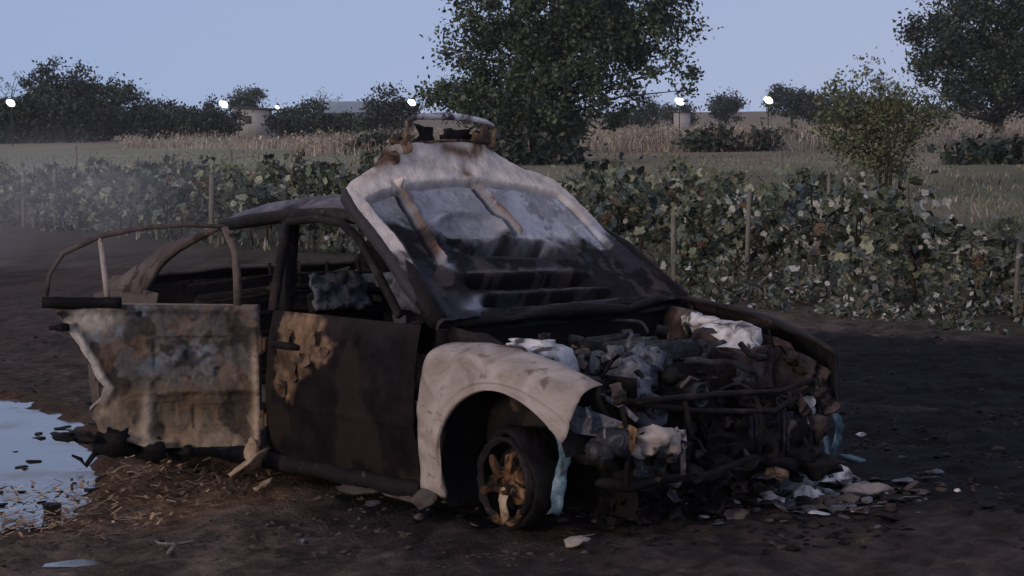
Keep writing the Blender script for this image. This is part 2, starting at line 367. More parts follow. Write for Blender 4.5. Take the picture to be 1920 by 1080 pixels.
# --- hood, thrown back, its pressed inner frame towards us
TH = R(139); HV = Vector((math.cos(TH), 0, math.sin(TH))); HN = Vector((HV.z, 0, -HV.x)); H0 = Vector((-.37, 0, .87))
HALF = [(0, .715), (.2, .70), (.45, .655), (.75, .635), (.84, .615), (.88, .56), (.91, .475), (.94, .405), (.975, .345), (1.02, .295), (1.10, .27)]
def hood_c(v): return -.118*v/.95
def hood_lift(v, w):
    z = .12*max(0, (v-.80)/.28)**2
    z += -.022*(abs(w))**5*sst(0, .3, v)          # edges roll away
    return z
def bump_line(p, a, b, wd):
    ax, ay = a; bx, by = b; dx, dy = bx-ax, by-ay
    t = max(0, min(1, ((p[0]-ax)*dx+(p[1]-ay)*dy)/(dx*dx+dy*dy)))
    d = math.hypot(p[0]-ax-dx*t, p[1]-ay-dy*t)
    return math.exp(-(d/wd)**2)
def hood_relief(v, y):
    c = hood_c(v); w = (y-c)/pl(HALF, v)
    p = (v, y); h = 0
    # recessed inner field with an arched top border
    top = .83-.10*(max(0, abs(y+.13)-.12)/.5)**1.6
    ins = sst(top+.012, top-.012, v)*sst(.90, .84, abs(w))*sst(.03, .06, v)
    h -= .022*ins
    h -= .035*math.exp(-((v-top)/.010)**2)*sst(.92, .86, abs(w)); h -= .03*math.exp(-((abs(w)-.87)/.014)**2)*sst(top+.01, top-.02, v)*sst(.3, .45, v)
    for a, b in (((.84, -.434), (.36, -.475)), ((.82, .017), (.50, .055))):
        h += .034*bump_line(p, a, b, .011)-.03*bump_line((p[0], p[1]+.030), a, b, .013)-.015*bump_line((p[0], p[1]-.03), a, b, .012)
    # pressed oval between the ribs
    e = math.hypot((v-.545)/.10, (y+.20)/.20)
    h += .018*math.exp(-((e-1)/.16)**2)-.014*sst(1, .8, e)
    # scoop slots
    for v0, k, ya, yb, wd, dp in ((.40, -.22, -.30, .16, .036, .10), (.195, -.08, -.43, .24, .026, .085), (.085, -.04, -.42, .30, .02, .05)):
        vv = v0+k*(y-.5*(ya+yb))*(.5)-.10*max(0, y-yb+.14)**1.3
        s_ = math.exp(-((v-vv)/wd)**4)*sst(ya-.03, ya+.03, y)*sst(yb+.03, yb-.03, y)
        h -= dp*s_
        h += .022*math.exp(-((v-vv-wd*1.7)/.018)**2)*sst(ya-.06, ya, y)*sst(yb+.06, yb, y)
    h += .016*bump_line(p, (.03, -.55), (.30, -.50), .05)
    h += .010*fb(v*4, y*4, 3)+.004*fb(v*13, y*13, 8)+.0025*fb(v*40, y*40, 2)
    return h
def hood_col(v, y):
    c = hood_c(v); w = (y-c)/pl(HALF, v)
    n1 = fb(v*4, y*4, 11); n2 = fb(v*11, y*11, 5); n3 = fb(v*28, y*28, 15)
    soot = Vector((.0075, .008, .013))*(1+.3*n2+.2*n3)
    ash = Vector((.40, .42, .49))*(1+.16*n2+.12*n3)
    white = Vector((.66, .60, .57))*(1+.18*n2+.12*n3)
    rust = Vector((.15, .09, .065))
    lim = pl([(-.75, .62), (-.45, .56), (-.2, .46), (.1, .47), (.45, .42), (.7, .5)], y)
    k = sst(lim-.045, lim+.045, v+.07*n1+.05*n2+.02*n3)*pl([(-.7, .55), (-.45, .6), (-.40, .8), (0, .75), (.06, 1.0), (.5, 1.0)], y)
    q = soot.lerp(ash, k)
    q = q.lerp(Vector((.030, .032, .048)), .8*sst(.10, .22, n1+.35*n2)*(1-k))
    q = q.lerp(Vector((.05, .05, .075)), .45*sst(.20, .32, fb(v*5, y*5, 71)+.3*n3)*k)
    q = q.lerp(Vector((.10, .085, .09)), .35*sst(.2, .3, fb(v*6, y*9, 91)+.2*n3))
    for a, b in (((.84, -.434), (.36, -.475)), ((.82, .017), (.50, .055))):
        q = q.lerp(rust*(1.1+.6*n2), min(1, 1.1*bump_line((v, y), a, b, .009))*sst(-.35, .1, n2)); q = q.lerp(Vector((.012, .012, .016)), .9*bump_line((v, y+.028), a, b, .010))  # rusty rib crests, with the groove's shade put into the colour beside them
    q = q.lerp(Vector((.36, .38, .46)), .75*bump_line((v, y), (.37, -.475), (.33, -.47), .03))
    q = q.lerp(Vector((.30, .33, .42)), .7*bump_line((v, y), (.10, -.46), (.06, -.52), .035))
    for va, ya, vb, yb, wd in ((.285, -.38, .26, .20, .012), (.135, -.38, .12, .26, .010), (.05, -.10, .035, .30, .008), (.43, -.36, .455, -.05, .010)):
        q = q.lerp(Vector((.13, .125, .15)), .6*bump_line((v, y), (va, ya), (vb, yb), wd)*sst(-.3, .15, n2+.2))  # pale ridge highlights put into the colour along the slot ledges
    top = .83-.10*(max(0, abs(y+.13)-.12)/.5)**1.6
    wt = sst(top-.01, top+.02, v)*(.85+.3*n2)
    q = q.lerp(white, max(0, min(1, wt)))
    q = q.lerp(white, sst(-.84, -.90, w)*sst(.33, .45, v+.1*n2)*.9)
    q = q.lerp(white*.8, sst(.85, .92, w)*sst(.50, .58, v+.08*n2)*sst(.95, .85, v)*.85)
    rk = max(bump_line((v, y), (1.0, .10), (.885, -.02), .035), bump_line((v, y), (.99, -.45), (.93, -.60), .06), .8*bump_line((v, y), (1.0, -.1), (.97, .02), .03))
    q = q.lerp(rust*.9, min(1, 1.2*rk+0)*sst(-.4, .2, n1+.3))
    return q
hd = MB(); hd.c = []
def hood_pt(v, y, off=0.0):
    c = hood_c(v); w = (y-c)/pl(HALF, v)
    return H0+HV*v+Vector((0, y, 0))+HN*(hood_lift(v, w)+off)
NU, NV = 210, 230
pts = []
for i in range(NU):
    v = 1.02*i/(NU-1)
    hw = pl(HALF, v); c = hood_c(v)
    for j in range(NV):
        w = -1+2*j/(NV-1)
        y = c+w*hw
        if v > .9: y += .03*fb(v*14, w*3, 3)*abs(w)**4
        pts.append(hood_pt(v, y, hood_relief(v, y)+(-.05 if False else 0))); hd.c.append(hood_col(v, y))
hd.add(pts, [(i*NV+j, (i+1)*NV+j, (i+1)*NV+j+1, i*NV+j+1) for i in range(NU-1) for j in range(NV-1)])
# outer skin behind the frame
o0 = len(hd.v)
pts = []
for i in range(30):
    v = 1.02*i/29; hw = pl(HALF, v)+.006; c = hood_c(v)
    for j in range(30):
        w = -1+2*j/29
        pts.append(hood_pt(v, c+w*hw, -.055-.03*(1-w*w))); hd.c.append(Vector((.06, .06, .07)))
hd.add(pts, [(i*30+j, i*30+j+1, (i+1)*30+j+1, (i+1)*30+j) for i in range(29) for j in range(29)])
# edge strip closing the two skins
for sgn in (-1, 1):
    pts = []
    for i in range(60):
        v = 1.02*i/59; hw = pl(HALF, v); c = hood_c(v); y = c+sgn*hw
        pts.append(hood_pt(v, y, hood_relief(v, y))); pts.append(hood_pt(v, y+sgn*.012, -.02)); pts.append(hood_pt(v, y+sgn*.006, -.058))
        wcol = Vector((.03, .03, .04))
        hd.c.extend([wcol, Vector((.05, .05, .06)), Vector((.03, .03, .04))])
    hd.add(pts, [(i*3+k, i*3+k+1, (i+1)*3+k+1, (i+1)*3+k) for i in range(59) for k in range(2)])
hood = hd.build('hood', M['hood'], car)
hood['label'] = 'thrown-back hood showing its ash-grey pressed underside'
# grille surround standing on the hood's nose
gr = MB()
gb = hood_pt(1.02, hood_c(1.02), 0)
GX = gb.x; gy0, gy1 = -.315, .20; gz0, gz1 = gb.z-.03, 1.722
fr = []
for t in range(25):
    q = t/24
    if q < .3: y = lerp(gy0+.01, gy0, q/.3); z = lerp(gz0, gz1-.025, q/.3)
    elif q < .7:
        k = (q-.3)/.4; y = lerp(gy0, gy1, k); z = gz1-.025+.028*math.sin(math.pi*k)**.6-.030*k
    else: y = lerp(gy1, gy1-.02, (q-.7)/.3); z = lerp(gz1-.055, gz0, (q-.7)/.3)
    fr.append((GX-.03*(z-gz0), y, z))
gr.tube(fr[7:18], [.007+.010*math.sin(math.pi*(i+.5)/11) for i in range(11)], 8)
gr.build('grille_surround', M['white'], car)
gr = MB(); gr.tube(fr[:8], [.013, .009, .010, .008, .009, .007, .007, .007], 7); gr.crumple(.012, 12, 2); gr.build('grille_post', M['rust'], car)
gr = MB(); gr.tube(fr[17:], [.007, .009, .012, .012, .018, .018, .026, .032], 7); gr.crumple(.016, 12, 7); gr.build('grille_post', M['rust'], car)
gr = MB()
gr.tube([(GX, lerp(gy0, gy1, i/10), gz0+.035+.012*fb(i*.8, 3)) for i in range(11)], [.006+.004*fb(i*1.7, 1) for i in range(11)], 6)
gr.blob((GX, .11, gz0+.04), (.015, .045, .03), 3, .9); gr.blob((GX-.01, .15, gz0+.075), (.012, .02, .035), 5, .9)
gr.build('grille_bar', M['rust'], car)
gr = MB()
gr.grid(lambda u, v: Vector((GX-.03, lerp(gy0+.07+.03*fb(v*4, 1), gy1-.01, u), lerp(gz0-.02, gz1-.045-.045*u, v)+.012*fb(u*6, v*2))), 22, 10); gr.crumple(.02, 11, 4)
keep = [f for f in gr.f if fb(gr.v[f[0]].y*13, gr.v[f[0]].z*13, 6) < .42]; gr.f = keep; gr.m = gr.m[:len(keep)]
gr.build('grille_mesh', M['char'], car, solid=.006)
gr = MB()
for k, (yy, zz, s_) in enumerate(((-.36, .02, .045), (-.42, -.03, .04), (-.335, .06, .03), (-.40, .05, .02))):
    gr.shard((GX+.02, yy, gz0+zz), s_, s_*.8, k+2, k*1.3, 1.2, .006, .03)
gr.build('melted_lamp_bracket', M['rust'], car)

# --- near front fender
fd = MB()
TOPF = [(0, -.365, .775), (.25, -.16, .785), (.5, .03, .772), (.75, .27, .733), (1, .475, .668)]
def ftop(s): return Vector((pl([(a, b) for a, b, c in TOPF], s), 0, pl([(a, c) for a, b, c in TOPF], s)))
def fbot(s):
    if s < .14: return Vector((lerp(-.415, -.27, s/.14), 0, .15))
    q = (s-.14)/.86; a = R(lerp(198, 28, q)); return Vector((.09+.375*math.cos(a), 0, .275+.36*math.sin(a)))
def fpt(s, t):
    a, b = ftop(s), fbot(s)
    if t < .22:
        k = t/.22; p = a.copy(); x = p.x
        yo = ysd(x, p.z-.05)-.005
        ang = k*math.pi/2
        y = lerp(.655-.03*s, yo, math.sin(ang)); z = a.z-.055*(1-math.cos(ang))
        return Vector((x, -y, z))
    k = (t-.22)/.78
    a2 = Vector((a.x, 0, a.z-.055)); p = a2.lerp(b, k)
    y = ysd(p.x, p.z)+.016*math.exp(-((k-.95)/.10)**2)
    p.y = -y+.004*fb(p.x*6, p.z*6, 4)-.007*math.exp(-((k-.36-.10*s)/.05)**2)
    if k > .93: p.y += .02*(k-.93)/.07
    return p
fd.grid(fpt, 60, 40); fd.crumple(.004, 5, 3)
fo = fd.build('fender', M['ash'], car, solid=.004, off=-1)
fo['label'] = 'near front fender burnt to a pale pinkish grey'
# inner wheel housing
wh = MB()
def whp(u, v):
    a = R(lerp(205, 20, u)); return Vector((.09+.385*math.cos(a), -.80+.36*v, .275+.375*math.sin(a)))
wh.grid(whp, 24, 6); wh.build('wheel_housing', M['black'], car)
wh = MB()
wh.grid(lambda u, v: Vector((.09-.40+.80*u, -.45, .12+.56*v)), 6, 6); wh.build('inner_fender', M['black'], car)
# torn headlamp shards in front of the near fender
hl = MB()
hl.add([(.40, -.72, .60), (.56, -.60, .53), (.50, -.63, .47), (.38, -.74, .49), (.36, -.70, .55), (.50, -.57, .50)], [(0, 1, 2, 3), (0, 4, 5, 1), (3, 2, 5, 4)])
hl.shard((.45, -.66, .54), .075, .05, 4, 2.2, 1.3); hl.shard((.52, -.63, .48), .05, .03, 8, 2.0, 1.2)
hl.tube([(.40, -.62, .64), (.50, -.55, .585), (.56, -.52, .53)], .010, 6)
hl.build('headlamp_shell', M['bluegrey'], car, smooth=False, solid=.004)
hl = MB()
hl.grid(lambda u, v: Vector((.30+.05*math.sin(u*3)+.04*v+.02*math.sin(u*9), -.76+.02*math.sin(u*5)+.03*v, lerp(.50, .16, u)+.01*fb(u*5, v))), 20, 5)
hl.crumple(.012, 12, 4); lo = hl.build('wheel_arch_liner', M['teal'], car, solid=.005)
lo['label'] = 'hanging strip of blue-grey wheel arch liner'

# --- front door (closed)
dr = MB(); dr.c = []
STAIN = [(512, 592), (545, 592), (566, 586), (584, 600), (592, 612), (588, 634), (616, 650), (606, 672), (590, 684), (574, 676), (571, 698), (552, 712), (546, 730), (530, 745), (514, 738), (506, 712), (512, 680), (508, 640)]
STX = [(-1.194+(px-560)/256, .691-(py-660)*.00247+(px-560)*.0003) for px, py in STAIN]
def dpt(u, v):
    x = lerp(-1.475, -.425+.05*(1-v)*.2, u); z = lerp(.20, .855, v); y = ysd(x, z)+.006*math.exp(-((z-.44)/.02)**2)-.004*math.exp(-((z-.60)/.03)**2)
    d = sdf(STX, x, z)+.030*fb(x*9, z*9, 3)+.018*fb(x*28, z*28, 7)
    n2 = fb(x*7, z*7, 12); n3 = fb(x*25, z*25, 2)
    c = Vector((.009, .0072, .009))*(1+.6*n2+.4*n3)
    c = c.lerp(Vector((.024, .018, .017)), .7*sst(.05, .35, fb(x*3, z*2, 41)+.3*n2))
    c = c.lerp(Vector((.028, .023, .026)), .5*sst(.72, .84, z+.05*n2))
    k = sst(.02, -.015, d)
    c = c.lerp(Vector((.17, .115, .08))*(1+.5*n3+.3*n2), k*(.55+.45*sst(-.3, .2, n2)))
    dr.c.append(c)
    return Vector((x, -y+.004*fb(x*4, z*4, 1)-.008*k*(.5+abs(n3)), z))
dr.grid(dpt, 150, 110)
M['fdoor'] = burnt('front_door_burnt_paint', [(.3, (.75, .75, .75)), (.5, (1, 1, 1)), (.75, (1.4, 1.35, 1.3))], 18, rough=.85, bump=.3, coat=True, spec=.1)
fdoor = dr.build('front_door', M['fdoor'], car)
wf = MB()
def winpath(pts, r, m=None, seg=7): wf.tube(pts, r, seg)
winpath([(-1.47, -.80, .85), (-1.52, -.72, 1.05), (-1.56, -.645, 1.235)], .024)
winpath([(-1.56, -.645, 1.24), (-1.35, -.635, 1.262), (-1.15, -.64, 1.245), (-1.0, -.66, 1.18), (-.85, -.70, 1.07), (-.62, -.75, .88)], .020)
wf.build('window_frame', M['char'], fdoor)
hb = MB(); hb.tube([(-1.42, -.84, .705), (-1.37, -.868, .712), (-1.27, -.868, .712), (-1.22, -.842, .705)], [.012, .017, .017, .012], 8); hb.build('door_handle', M['char'], fdoor)
# peeling brown skin beside the door pillar
pk = MB()
for k, (x, z, a_, b_) in enumerate(((-1.03, .700, .035, .022), (-1.10, .755, .03, .04), (-1.25, .60, .03, .045), (-1.17, .66, .045, .03), (-1.32, .53, .022, .04), (-1.30, .75, .035, .03))):
    o_ = len(pk.v); pk.shard((0, 0, 0), a_, b_, k+11, th=.003, crump=.03)
    for p in pk.v[o_:]:
        q_ = p.copy(); p.x = x+q_.x; p.z = z+q_.y; p.y = -ysd(p.x, p.z)-.010-abs(q_.z)*1.5
po = pk.build('peeling_skin', M['rust'], car, smooth=False)
po['label'] = 'brown curled flakes peeling off the front door'; po['kind'] = 'stuff'
# hinge side sill, rocker
si = MB()
si.grid(lambda u, v: Vector((lerp(-2.35, -.42, u), -(.80+.025*math.sin(v*math.pi)), lerp(.135, .20, v))), 30, 6)
si.crumple(.012, 5, 6); si.build('rocker_panel', M['char'], car, solid=.02)
si = MB()
si.shard((-.55, -.80, .14), .16, .03, 3, .0, .5, .01, .02); si.shard((-.85, -.82, .13), .14, .025, 5, .0, .6, .01, .02); si.shard((-.36, -.84, .15), .05, .05, 9, .3, .8)
si.build('sill_trim', M['brown'], car)
si = MB()
si.shard((-1.48, -.95, .17), .12, .10, 6, -.9, .75, .012, .03); si.shard((-1.32, -.97, .11), .17, .035, 7, -.75, .35, .012, .02); si.blob((-1.47, -.93, .225), (.035, .03, .06), 4, .5)
si.build('torn_sill_bracket', M['tan'], car)

# --- shell: roof, pillars, quarters, trunk, firewall, floor
rf = MB()
def rfp(u, v):
    x = lerp(-1.02, -2.20, u); w = 2*v-1
    hw = pl([(0, .55), (.5, .59), (1, .555)], u)
    z = pl([(0, 1.285), (.25, 1.325), (.5, 1.312), (.8, 1.272), (1, 1.225)], u)+.035*(1-w*w)-.03*max(0, abs(w)-.85)/.15-.03*math.exp(-((u-.45)/.25)**2-((w)/.5)**2)
    return Vector((x, w*hw, z+.006*fb(x*4, w*3, 2)))
rf.grid(rfp, 34, 34); roof = rf.build('roof', M['lilac'], car, solid=.025, off=-1)
rl = MB()
for s_ in (-1, 1):
    rl.tube([(-.98, s_*.565, 1.255), (-1.25, s_*.60, 1.283), (-1.6, s_*.61, 1.268), (-1.95, s_*.595, 1.232), (-2.2, s_*.565, 1.20)], .030, 7)
rl.tube([(-1.02, -.55, 1.262), (-1.0, 0, 1.30), (-1.02, .55, 1.262)], .028, 6); rl.tube([(-2.2, -.56, 1.20), (-2.24, 0, 1.235), (-2.2, .56, 1.20)], .028, 6)
rl.build('roof_rail', M['char'], car)
for s_ in (-1, 1):
    p = MB(); p.tube([(-.40, s_*.72, .86), (-.70, s_*.66, 1.09), (-1.02, s_*.565, 1.262)], [.045, .038, .032], 7); p.build('windscreen_pillar', M['char'], car)
    p = MB(); p.grid(lambda u, v: Vector((lerp(-1.50, -1.59, u)+(v-.5)*lerp(.10, .075, u), s_*lerp(.775, .60, u**1.2), lerp(.20, 1.27, u))), 14, 4)
    p.build('door_pillar', M['char'], car, solid=.05, off=0)
    # rear pillar and quarter panel
    p = MB()
    def cp(u, v):
        # u from the roof down, v front edge to rear edge
        fx = pl([(0, -2.12), (.35, -2.34), (.7, -2.56), (1, -2.60)], u); rx = pl([(0, -2.22), (.5, -2.62), (1, -2.98)], u)
        z = pl([(0, 1.225), (.5, 1.09), (.8, .95), (1, .86)], u); y = pl([(0, .565), (.6, .68), (1, .78)], u)
        return Vector((lerp(fx, rx, v), s_*(y-.02*v), z-.02*v*(1-u)))
    p.grid(cp, 20, 8); p.crumple(.006, 6, 2)
    p.build('rear_pillar', M['brown'] if s_ < 0 else M['char'], car, solid=.03, off=0)
    p = MB()
    def qp(u, v):
        x = lerp(-2.46, -3.08, u); zt = pl([(0, .875), (.5, .90), (1, .84)], u); zb = .22
        d = .37**2-(x+2.62)**2
        if d > 0: zb = max(zb, .28+math.sqrt(d))
        z = lerp(zb, zt, v); return Vector((x, s_*(ysd(x, z)-.01), z))
    p.grid(qp, 44, 16); p.crumple(.006, 5, 3); p.build('quarter_panel', M['brown'], car, solid=.006)
t = MB(); t.grid(lambda u, v: Vector((lerp(-2.85, -3.08, u), (2*v-1)*(.72-.05*u), .925-.06*u+.02*(1-(2*v-1)**2))), 16, 16); t.crumple(.008, 4, 5)
t.build('trunk_lid', M['brown'], car, solid=.02)
t = MB(); t.grid(lambda u, v: Vector((-3.08-.05*math.sin(v*3), (2*u-1)*.70, lerp(.28, .92, v))), 12, 8); t.build('rear_panel', M['brown'], car, solid=.01)
t = MB(); t.grid(lambda u, v: Vector((lerp(-3.15, -.35, u), (2*v-1)*.78, .17+.01*fb(u*9, v*9))), 20, 10); t.build('floor_pan', M['black'], car, solid=.01)
t = MB(); t.grid(lambda u, v: Vector((-.44+.05*fb(u*4, v*4), (2*u-1)*.70, lerp(.2, .86, v))), 20, 12); t.build('firewall', M['black'], car, solid=.02)
t = MB(); t.tube([(-.43, -.70, .85), (-.40, -.5, .86), (-.36, -.35, .855), (-.35, 0, .865), (-.36, .35, .86), (-.40, .55, .87), (-.43, .70, .85)], [.018, .03, .02, .03, .018, .028, .02], 8); t.crumple(.02, 8, 3); t.build('cowl', M['black'], car)
# far side, seen through the windows
t = MB()
t.grid(lambda u, v: Vector((lerp(-2.5, -.42, u), .80, lerp(.20, .85, v))), 20, 8); t.build('far_side_door', M['char'], car, solid=.03)
t = MB(); t.grid(lambda u, v: Vector((lerp(-2.72, -2.12, u)+.04*v, .60+.03*math.sin(u*3), lerp(.70, .90, v))), 14, 8); t.crumple(.02, 7, 3); t.build('rear_side_lining', M['bluegrey'], car, solid=.01)
t = MB(); t.tube([(-2.5, .77, .86), (-2.3, .70, 1.06), (-2.12, .58, 1.20)], .03, 6); t.build('far_window_frame', M['char'], car)
def seat(x, y, wd, h=.50):
    s_ = MB()
    for yy in (-wd/2, wd/2):
        s_.tube([(x+.40, y+yy, .30), (x, y+yy, .33), (x-.10, y+yy, .45), (x-.22, y+yy*.9, .45+h)], .018, 6)
    s_.tube([(x-.22, y-wd*.45, .45+h), (x-.24, y, .47+h), (x-.22, y+wd*.45, .45+h)], .018, 6)
    for k in range(6):
        q = k/5; s_.tube([(x-.10-.11*q, y-wd/2, .45+.45*q), (x-.13-.11*q, y, .45+.45*q+.02), (x-.10-.11*q, y+wd/2, .45+.45*q)], .007, 5)
        s_.tube([(x+.38*q, y-wd/2, .32), (x+.38*q, y, .30), (x+.38*q, y+wd/2, .32)], .007, 5)
    for yy in (-.09, .09): s_.tube([(x-.23, y+yy, .45+h), (x-.25, y+yy, .60+h)], .008, 5)
    s_.grid(lambda u, v: Vector((x-.135-.10*v+.02*fb(u*3, v*3), y+(u-.5)*wd*.9, .44+.46*v*h/.5)), 8, 8)
    return s_.build('seat_frame', M['char'], car, solid=.006)
seat(-1.25, -.38, .46, .45)
t = MB(); t.grid(lambda u, v: Vector((-1.415-.05*v+.03*fb(u*4, v*4, 2), lerp(-.60, -.29, u)+.015*fb(v*6, u*3), lerp(.84, 1.0, v)+.015*fb(u*7, v*3, 5))), 14, 10); t.build('seat_padding', M['bluegrey'], car, solid=.012)
seat(-1.25, .38, .46, .45); seat(-2.25, 0, 1.2, .38)
t = MB(); t.grid(lambda u, v: Vector((-.62-.16*v, (2*u-1)*.66, .84-.16*v*v+.03*fb(u*5, v*5))), 20, 8); t.crumple(.02, 7, 4); t.build('dashboard', M['char'], car, solid=.02)
t = MB(); t.disc((-.88, .36, .80), (-.85, 0, .5), [(.18, -.012), (.19, 0), (.18, .012), (.17, 0), (.18, -.012)], 28); t.tube([(-.70, .36, .70), (-.88, .36, .80)], .02, 6); t.build('steering_wheel', M['char'], car)

# --- rear door, hanging open towards us, inside facing the camera
PH = R(55); DS = Vector((-math.cos(PH), -math.sin(PH), 0)); DN = Vector((math.sin(PH), -math.cos(PH), 0)); D0 = Vector((-1.53, -.84, 0))   # DN towards the camera
def dp(s, z, n=0.0): return D0+DS*s+Vector((0, 0, z))+DN*n
REAR = [(.245, .47), (.28, .60), (.33, .72), (.42, .755), (.47, .70), (.52, .685), (.60, .73), (.70, .79), (.78, .855), (.86, .90), (.90, .91)]   # z -> s of the rear edge (wheel arch cut)
rd = MB(); rd.c = []
pts = []
ND, NE = 130, 130
def door_relief(s, z, q):
    h = 0
    h += .020*sst(.04, .09, s)*sst(.97, .90, q)*sst(.27, .31, z)*sst(.86, .82, z)*-1
    h += .018*math.exp(-((z-.50)/.02)**2)*sst(.62, .5, s)
    h += .022*math.exp(-((s-.50+.05*(z-.4))/.03)**2)*sst(.52, .46, z)
    for (a, b, r, dpt_) in ((.44, .315, .035, .05), (.30, .66, .03, .02), (.18, .58, .02, .025), (.52, .83, .012, .03), (.45, .53, .03, .02), (.12, .44, .05, .015), (.85, .80, .035, .06), (.73, .42, .03, .05), (.33, .42, .06, .012)):
        h -= dpt_*math.exp(-(((s-a)**2+(z-b)**2)/r**2)**2)
    h += .014*math.exp(-((s-.012)/.02)**2)
    for (a, b, ww, hh, dd) in ((.30, .66, .17, .075, .012), (.20, .38, .10, .055, .010), (.42, .40, .05, .05, .012)):
        h -= dd*sst(ww+.006, ww-.006, abs(s-a))*sst(hh+.006, hh-.006, abs(z-b))
    h += .008*fb(s*6, z*6, 21)+.006*fb(s*16, z*16, 4)+.003*fb(s*45, z*45, 9)
    return h
def door_col(s, z, q):
    n1 = fb(s*6, z*6, 31); n2 = fb(s*15, z*15, 8)
    n3 = fb(s*32, z*32, 3); c = Vector((.115, .108, .112))*(1+.4*n1+.3*n2+.25*n3)
    c = c.lerp(Vector((.17, .20, .25)), sst(.0, .4, fb(s*5, z*7, 44))*sst(.56, .62, z))
    c = c.lerp(Vector((.125, .102, .08))*(1+.35*n1), sst(.58, .50, z+.05*n1))
    c = c.lerp(Vector((.32, .26, .20))*(1+.3*n2), sst(.40, .27, z+.05*n1)*.8)
    c = c.lerp(Vector((.030, .025, .024)), .8*sst(.10, .28, fb(s*5, z*5, 61)+.4*n2))
    c = c.lerp(Vector((.20, .11, .06)), .30*sst(.14, .28, fb(s*8, z*8, 67)+.3*n3))
    c = c.lerp(Vector((.42, .33, .25)), .9*math.exp(-((s-.012)/.022)**2)*sst(.78, .6, z))
    c = c.lerp(Vector((.36, .32, .28)), .8*math.exp(-((s-.50+.05*(z-.4))/.03)**2)*sst(.52, .46, z))
    c = c.lerp(Vector((.50, .47, .45)), sst(.93, .965, q)*sst(.44, .55, z)*sst(.82, .76, z))
    c = c.lerp(Vector((.42, .40, .38))*(1+.4*n2), math.exp(-(((s-.72)/.12)**2+((z-.82)/.07)**2)**2)*.9)
    c = c.lerp(Vector((.40, .34, .28)), .8*math.exp(-(((s-.70)/.08)**2+((z-.44)/.06)**2)))
    return c
for i in range(ND):
    z = lerp(.245, .875, i/(ND-1)); se = pl(REAR, z)
    for j in range(NE):
        q = j/(NE-1); s_ = se*q
        e = .01*fb(z*13, q*3, 6)*sst(.7, 1, q)
        pts.append(dp(s_+e, z+.03*q*sst(.6, .85, z), .03+door_relief(s_, z, q))); rd.c.append(door_col(s_, z, q))
rd.add(pts, [(i*NE+j, i*NE+j+1, (i+1)*NE+j+1, (i+1)*NE+j) for i in range(ND-1) for j in range(NE-1)])
# outer skin + edges
pts = []
for i in range(24):
    z = lerp(.245, .875, i/23); se = pl(REAR, z)+.01
    for j in range(24):
        q = j/23; pts.append(dp(se*q-.01*(1-q), z+.03*q*sst(.6, .85, z), -.05-.03*math.sin(math.pi*i/23))); rd.c.append(Vector((.05, .045, .05)))
rd.add(pts, [(i*24+j, (i+1)*24+j, (i+1)*24+j+1, i*24+j+1) for i in range(23) for j in range(23)])
for side in range(4):
    pts = []
    for i in range(40):
        k = i/39
        if side == 0: z = lerp(.245, .875, k); a = dp(0, z, .03+door_relief(0, z, 0)); b = dp(-.01, z, -.05-.03*math.sin(math.pi*k))
        elif side == 1: z = lerp(.245, .875, k); se = pl(REAR, z); zz = z+.03*sst(.6, .85, z); a = dp(se, zz, .03+door_relief(se, z, 1)); b = dp(se+.01, zz, -.05-.03*math.sin(math.pi*k))
        elif side == 2: se = pl(REAR, .245); a = dp(se*k, .245, .03+door_relief(se*k, .245, k)); b = dp(se*k, .245, -.05)
        else: se = pl(REAR, .875); a = dp(se*k, .875+.03*k, .03+door_relief(se*k, .875, k)); b = dp(se*k, .875+.03*k, -.05)
        pts += [a, b]; c_ = Vector((.34, .30, .26)) if side < 2 else Vector((.26, .2, .15)); rd.c += [c_, c_]
    rd.add(pts, [(i*2, i*2+2, i*2+3, i*2+1) for i in range(39)])
rdoor = rd.build('rear_door', M['doorin'], car)
rdoor['label'] = 'open rear door, grey and rust-brown on the inside'
f = MB()
f.tube([dp(.09, .87), dp(.085, 1.0), dp(.095, 1.12), dp(.14, 1.228)], [.024, .022, .021, .018], 6)
f.tube([dp(.14, 1.23), dp(.31, 1.243), dp(.5, 1.232), dp(.69, 1.198), dp(.85, 1.125), dp(.915, 1.03), dp(.935, .91)], [.012, .012, .013, .014, .014, .011, .010], 6)
f.crumple(.008, 9, 4); f.build('window_frame', M['brown'], rdoor)
f = MB(); f.tube([dp(.69, 1.20), dp(.675, 1.05), dp(.66, .90)], [.012, .014, .016], 6); f.build('window_divider', M['ash'], rdoor)
f = MB(); f.grid(lambda u, v: dp(lerp(.60, .945, u), lerp(.878, .925, v)+.01*u, .035+.01*fb(u*8, v)), 12, 3); f.crumple(.006, 9, 2); f.build('window_channel', M['black'], rdoor, solid=.03)
f = MB(); f.box(dp(.86, .80, .045), (.05, .05, .035)); f.tube([dp(.84, .80, .05), dp(.92, .80, .05)], .012, 6); f.build('latch', M['black'], rdoor, bevel=.006)
for z in (.36, .70):
    f = MB(); f.box(dp(-.015, z, .0), (.06, .07, .06), Matrix.Rotation(.6, 3, 'Z')); f.tube([dp(-.01, z-.045, .03), dp(-.01, z+.045, .03)], .014, 7); f.build('hinge', M['rust'], rdoor, bevel=.005)
f = MB()
f.blob(dp(.66, .27, -.02), (.11, .07, .08), 3, .7); f.blob(dp(.50, .235, -.02), (.14, .06, .05), 6, .6); f.blob(dp(.80, .30, -.03), (.12, .05, .028), 9, .5)
f.blob(dp(.88, .30, -.03), (.07, .04, .022), 10, .6); f.tube([dp(.72, .25), dp(.78, .17), dp(.80, .20), dp(.84, .22)], [.014, .012, .01, .006], 5); f.blob(dp(.36, .22, -.03), (.10, .05, .04), 12, .5)
f.build('melted_trim', M['black'], rdoor)

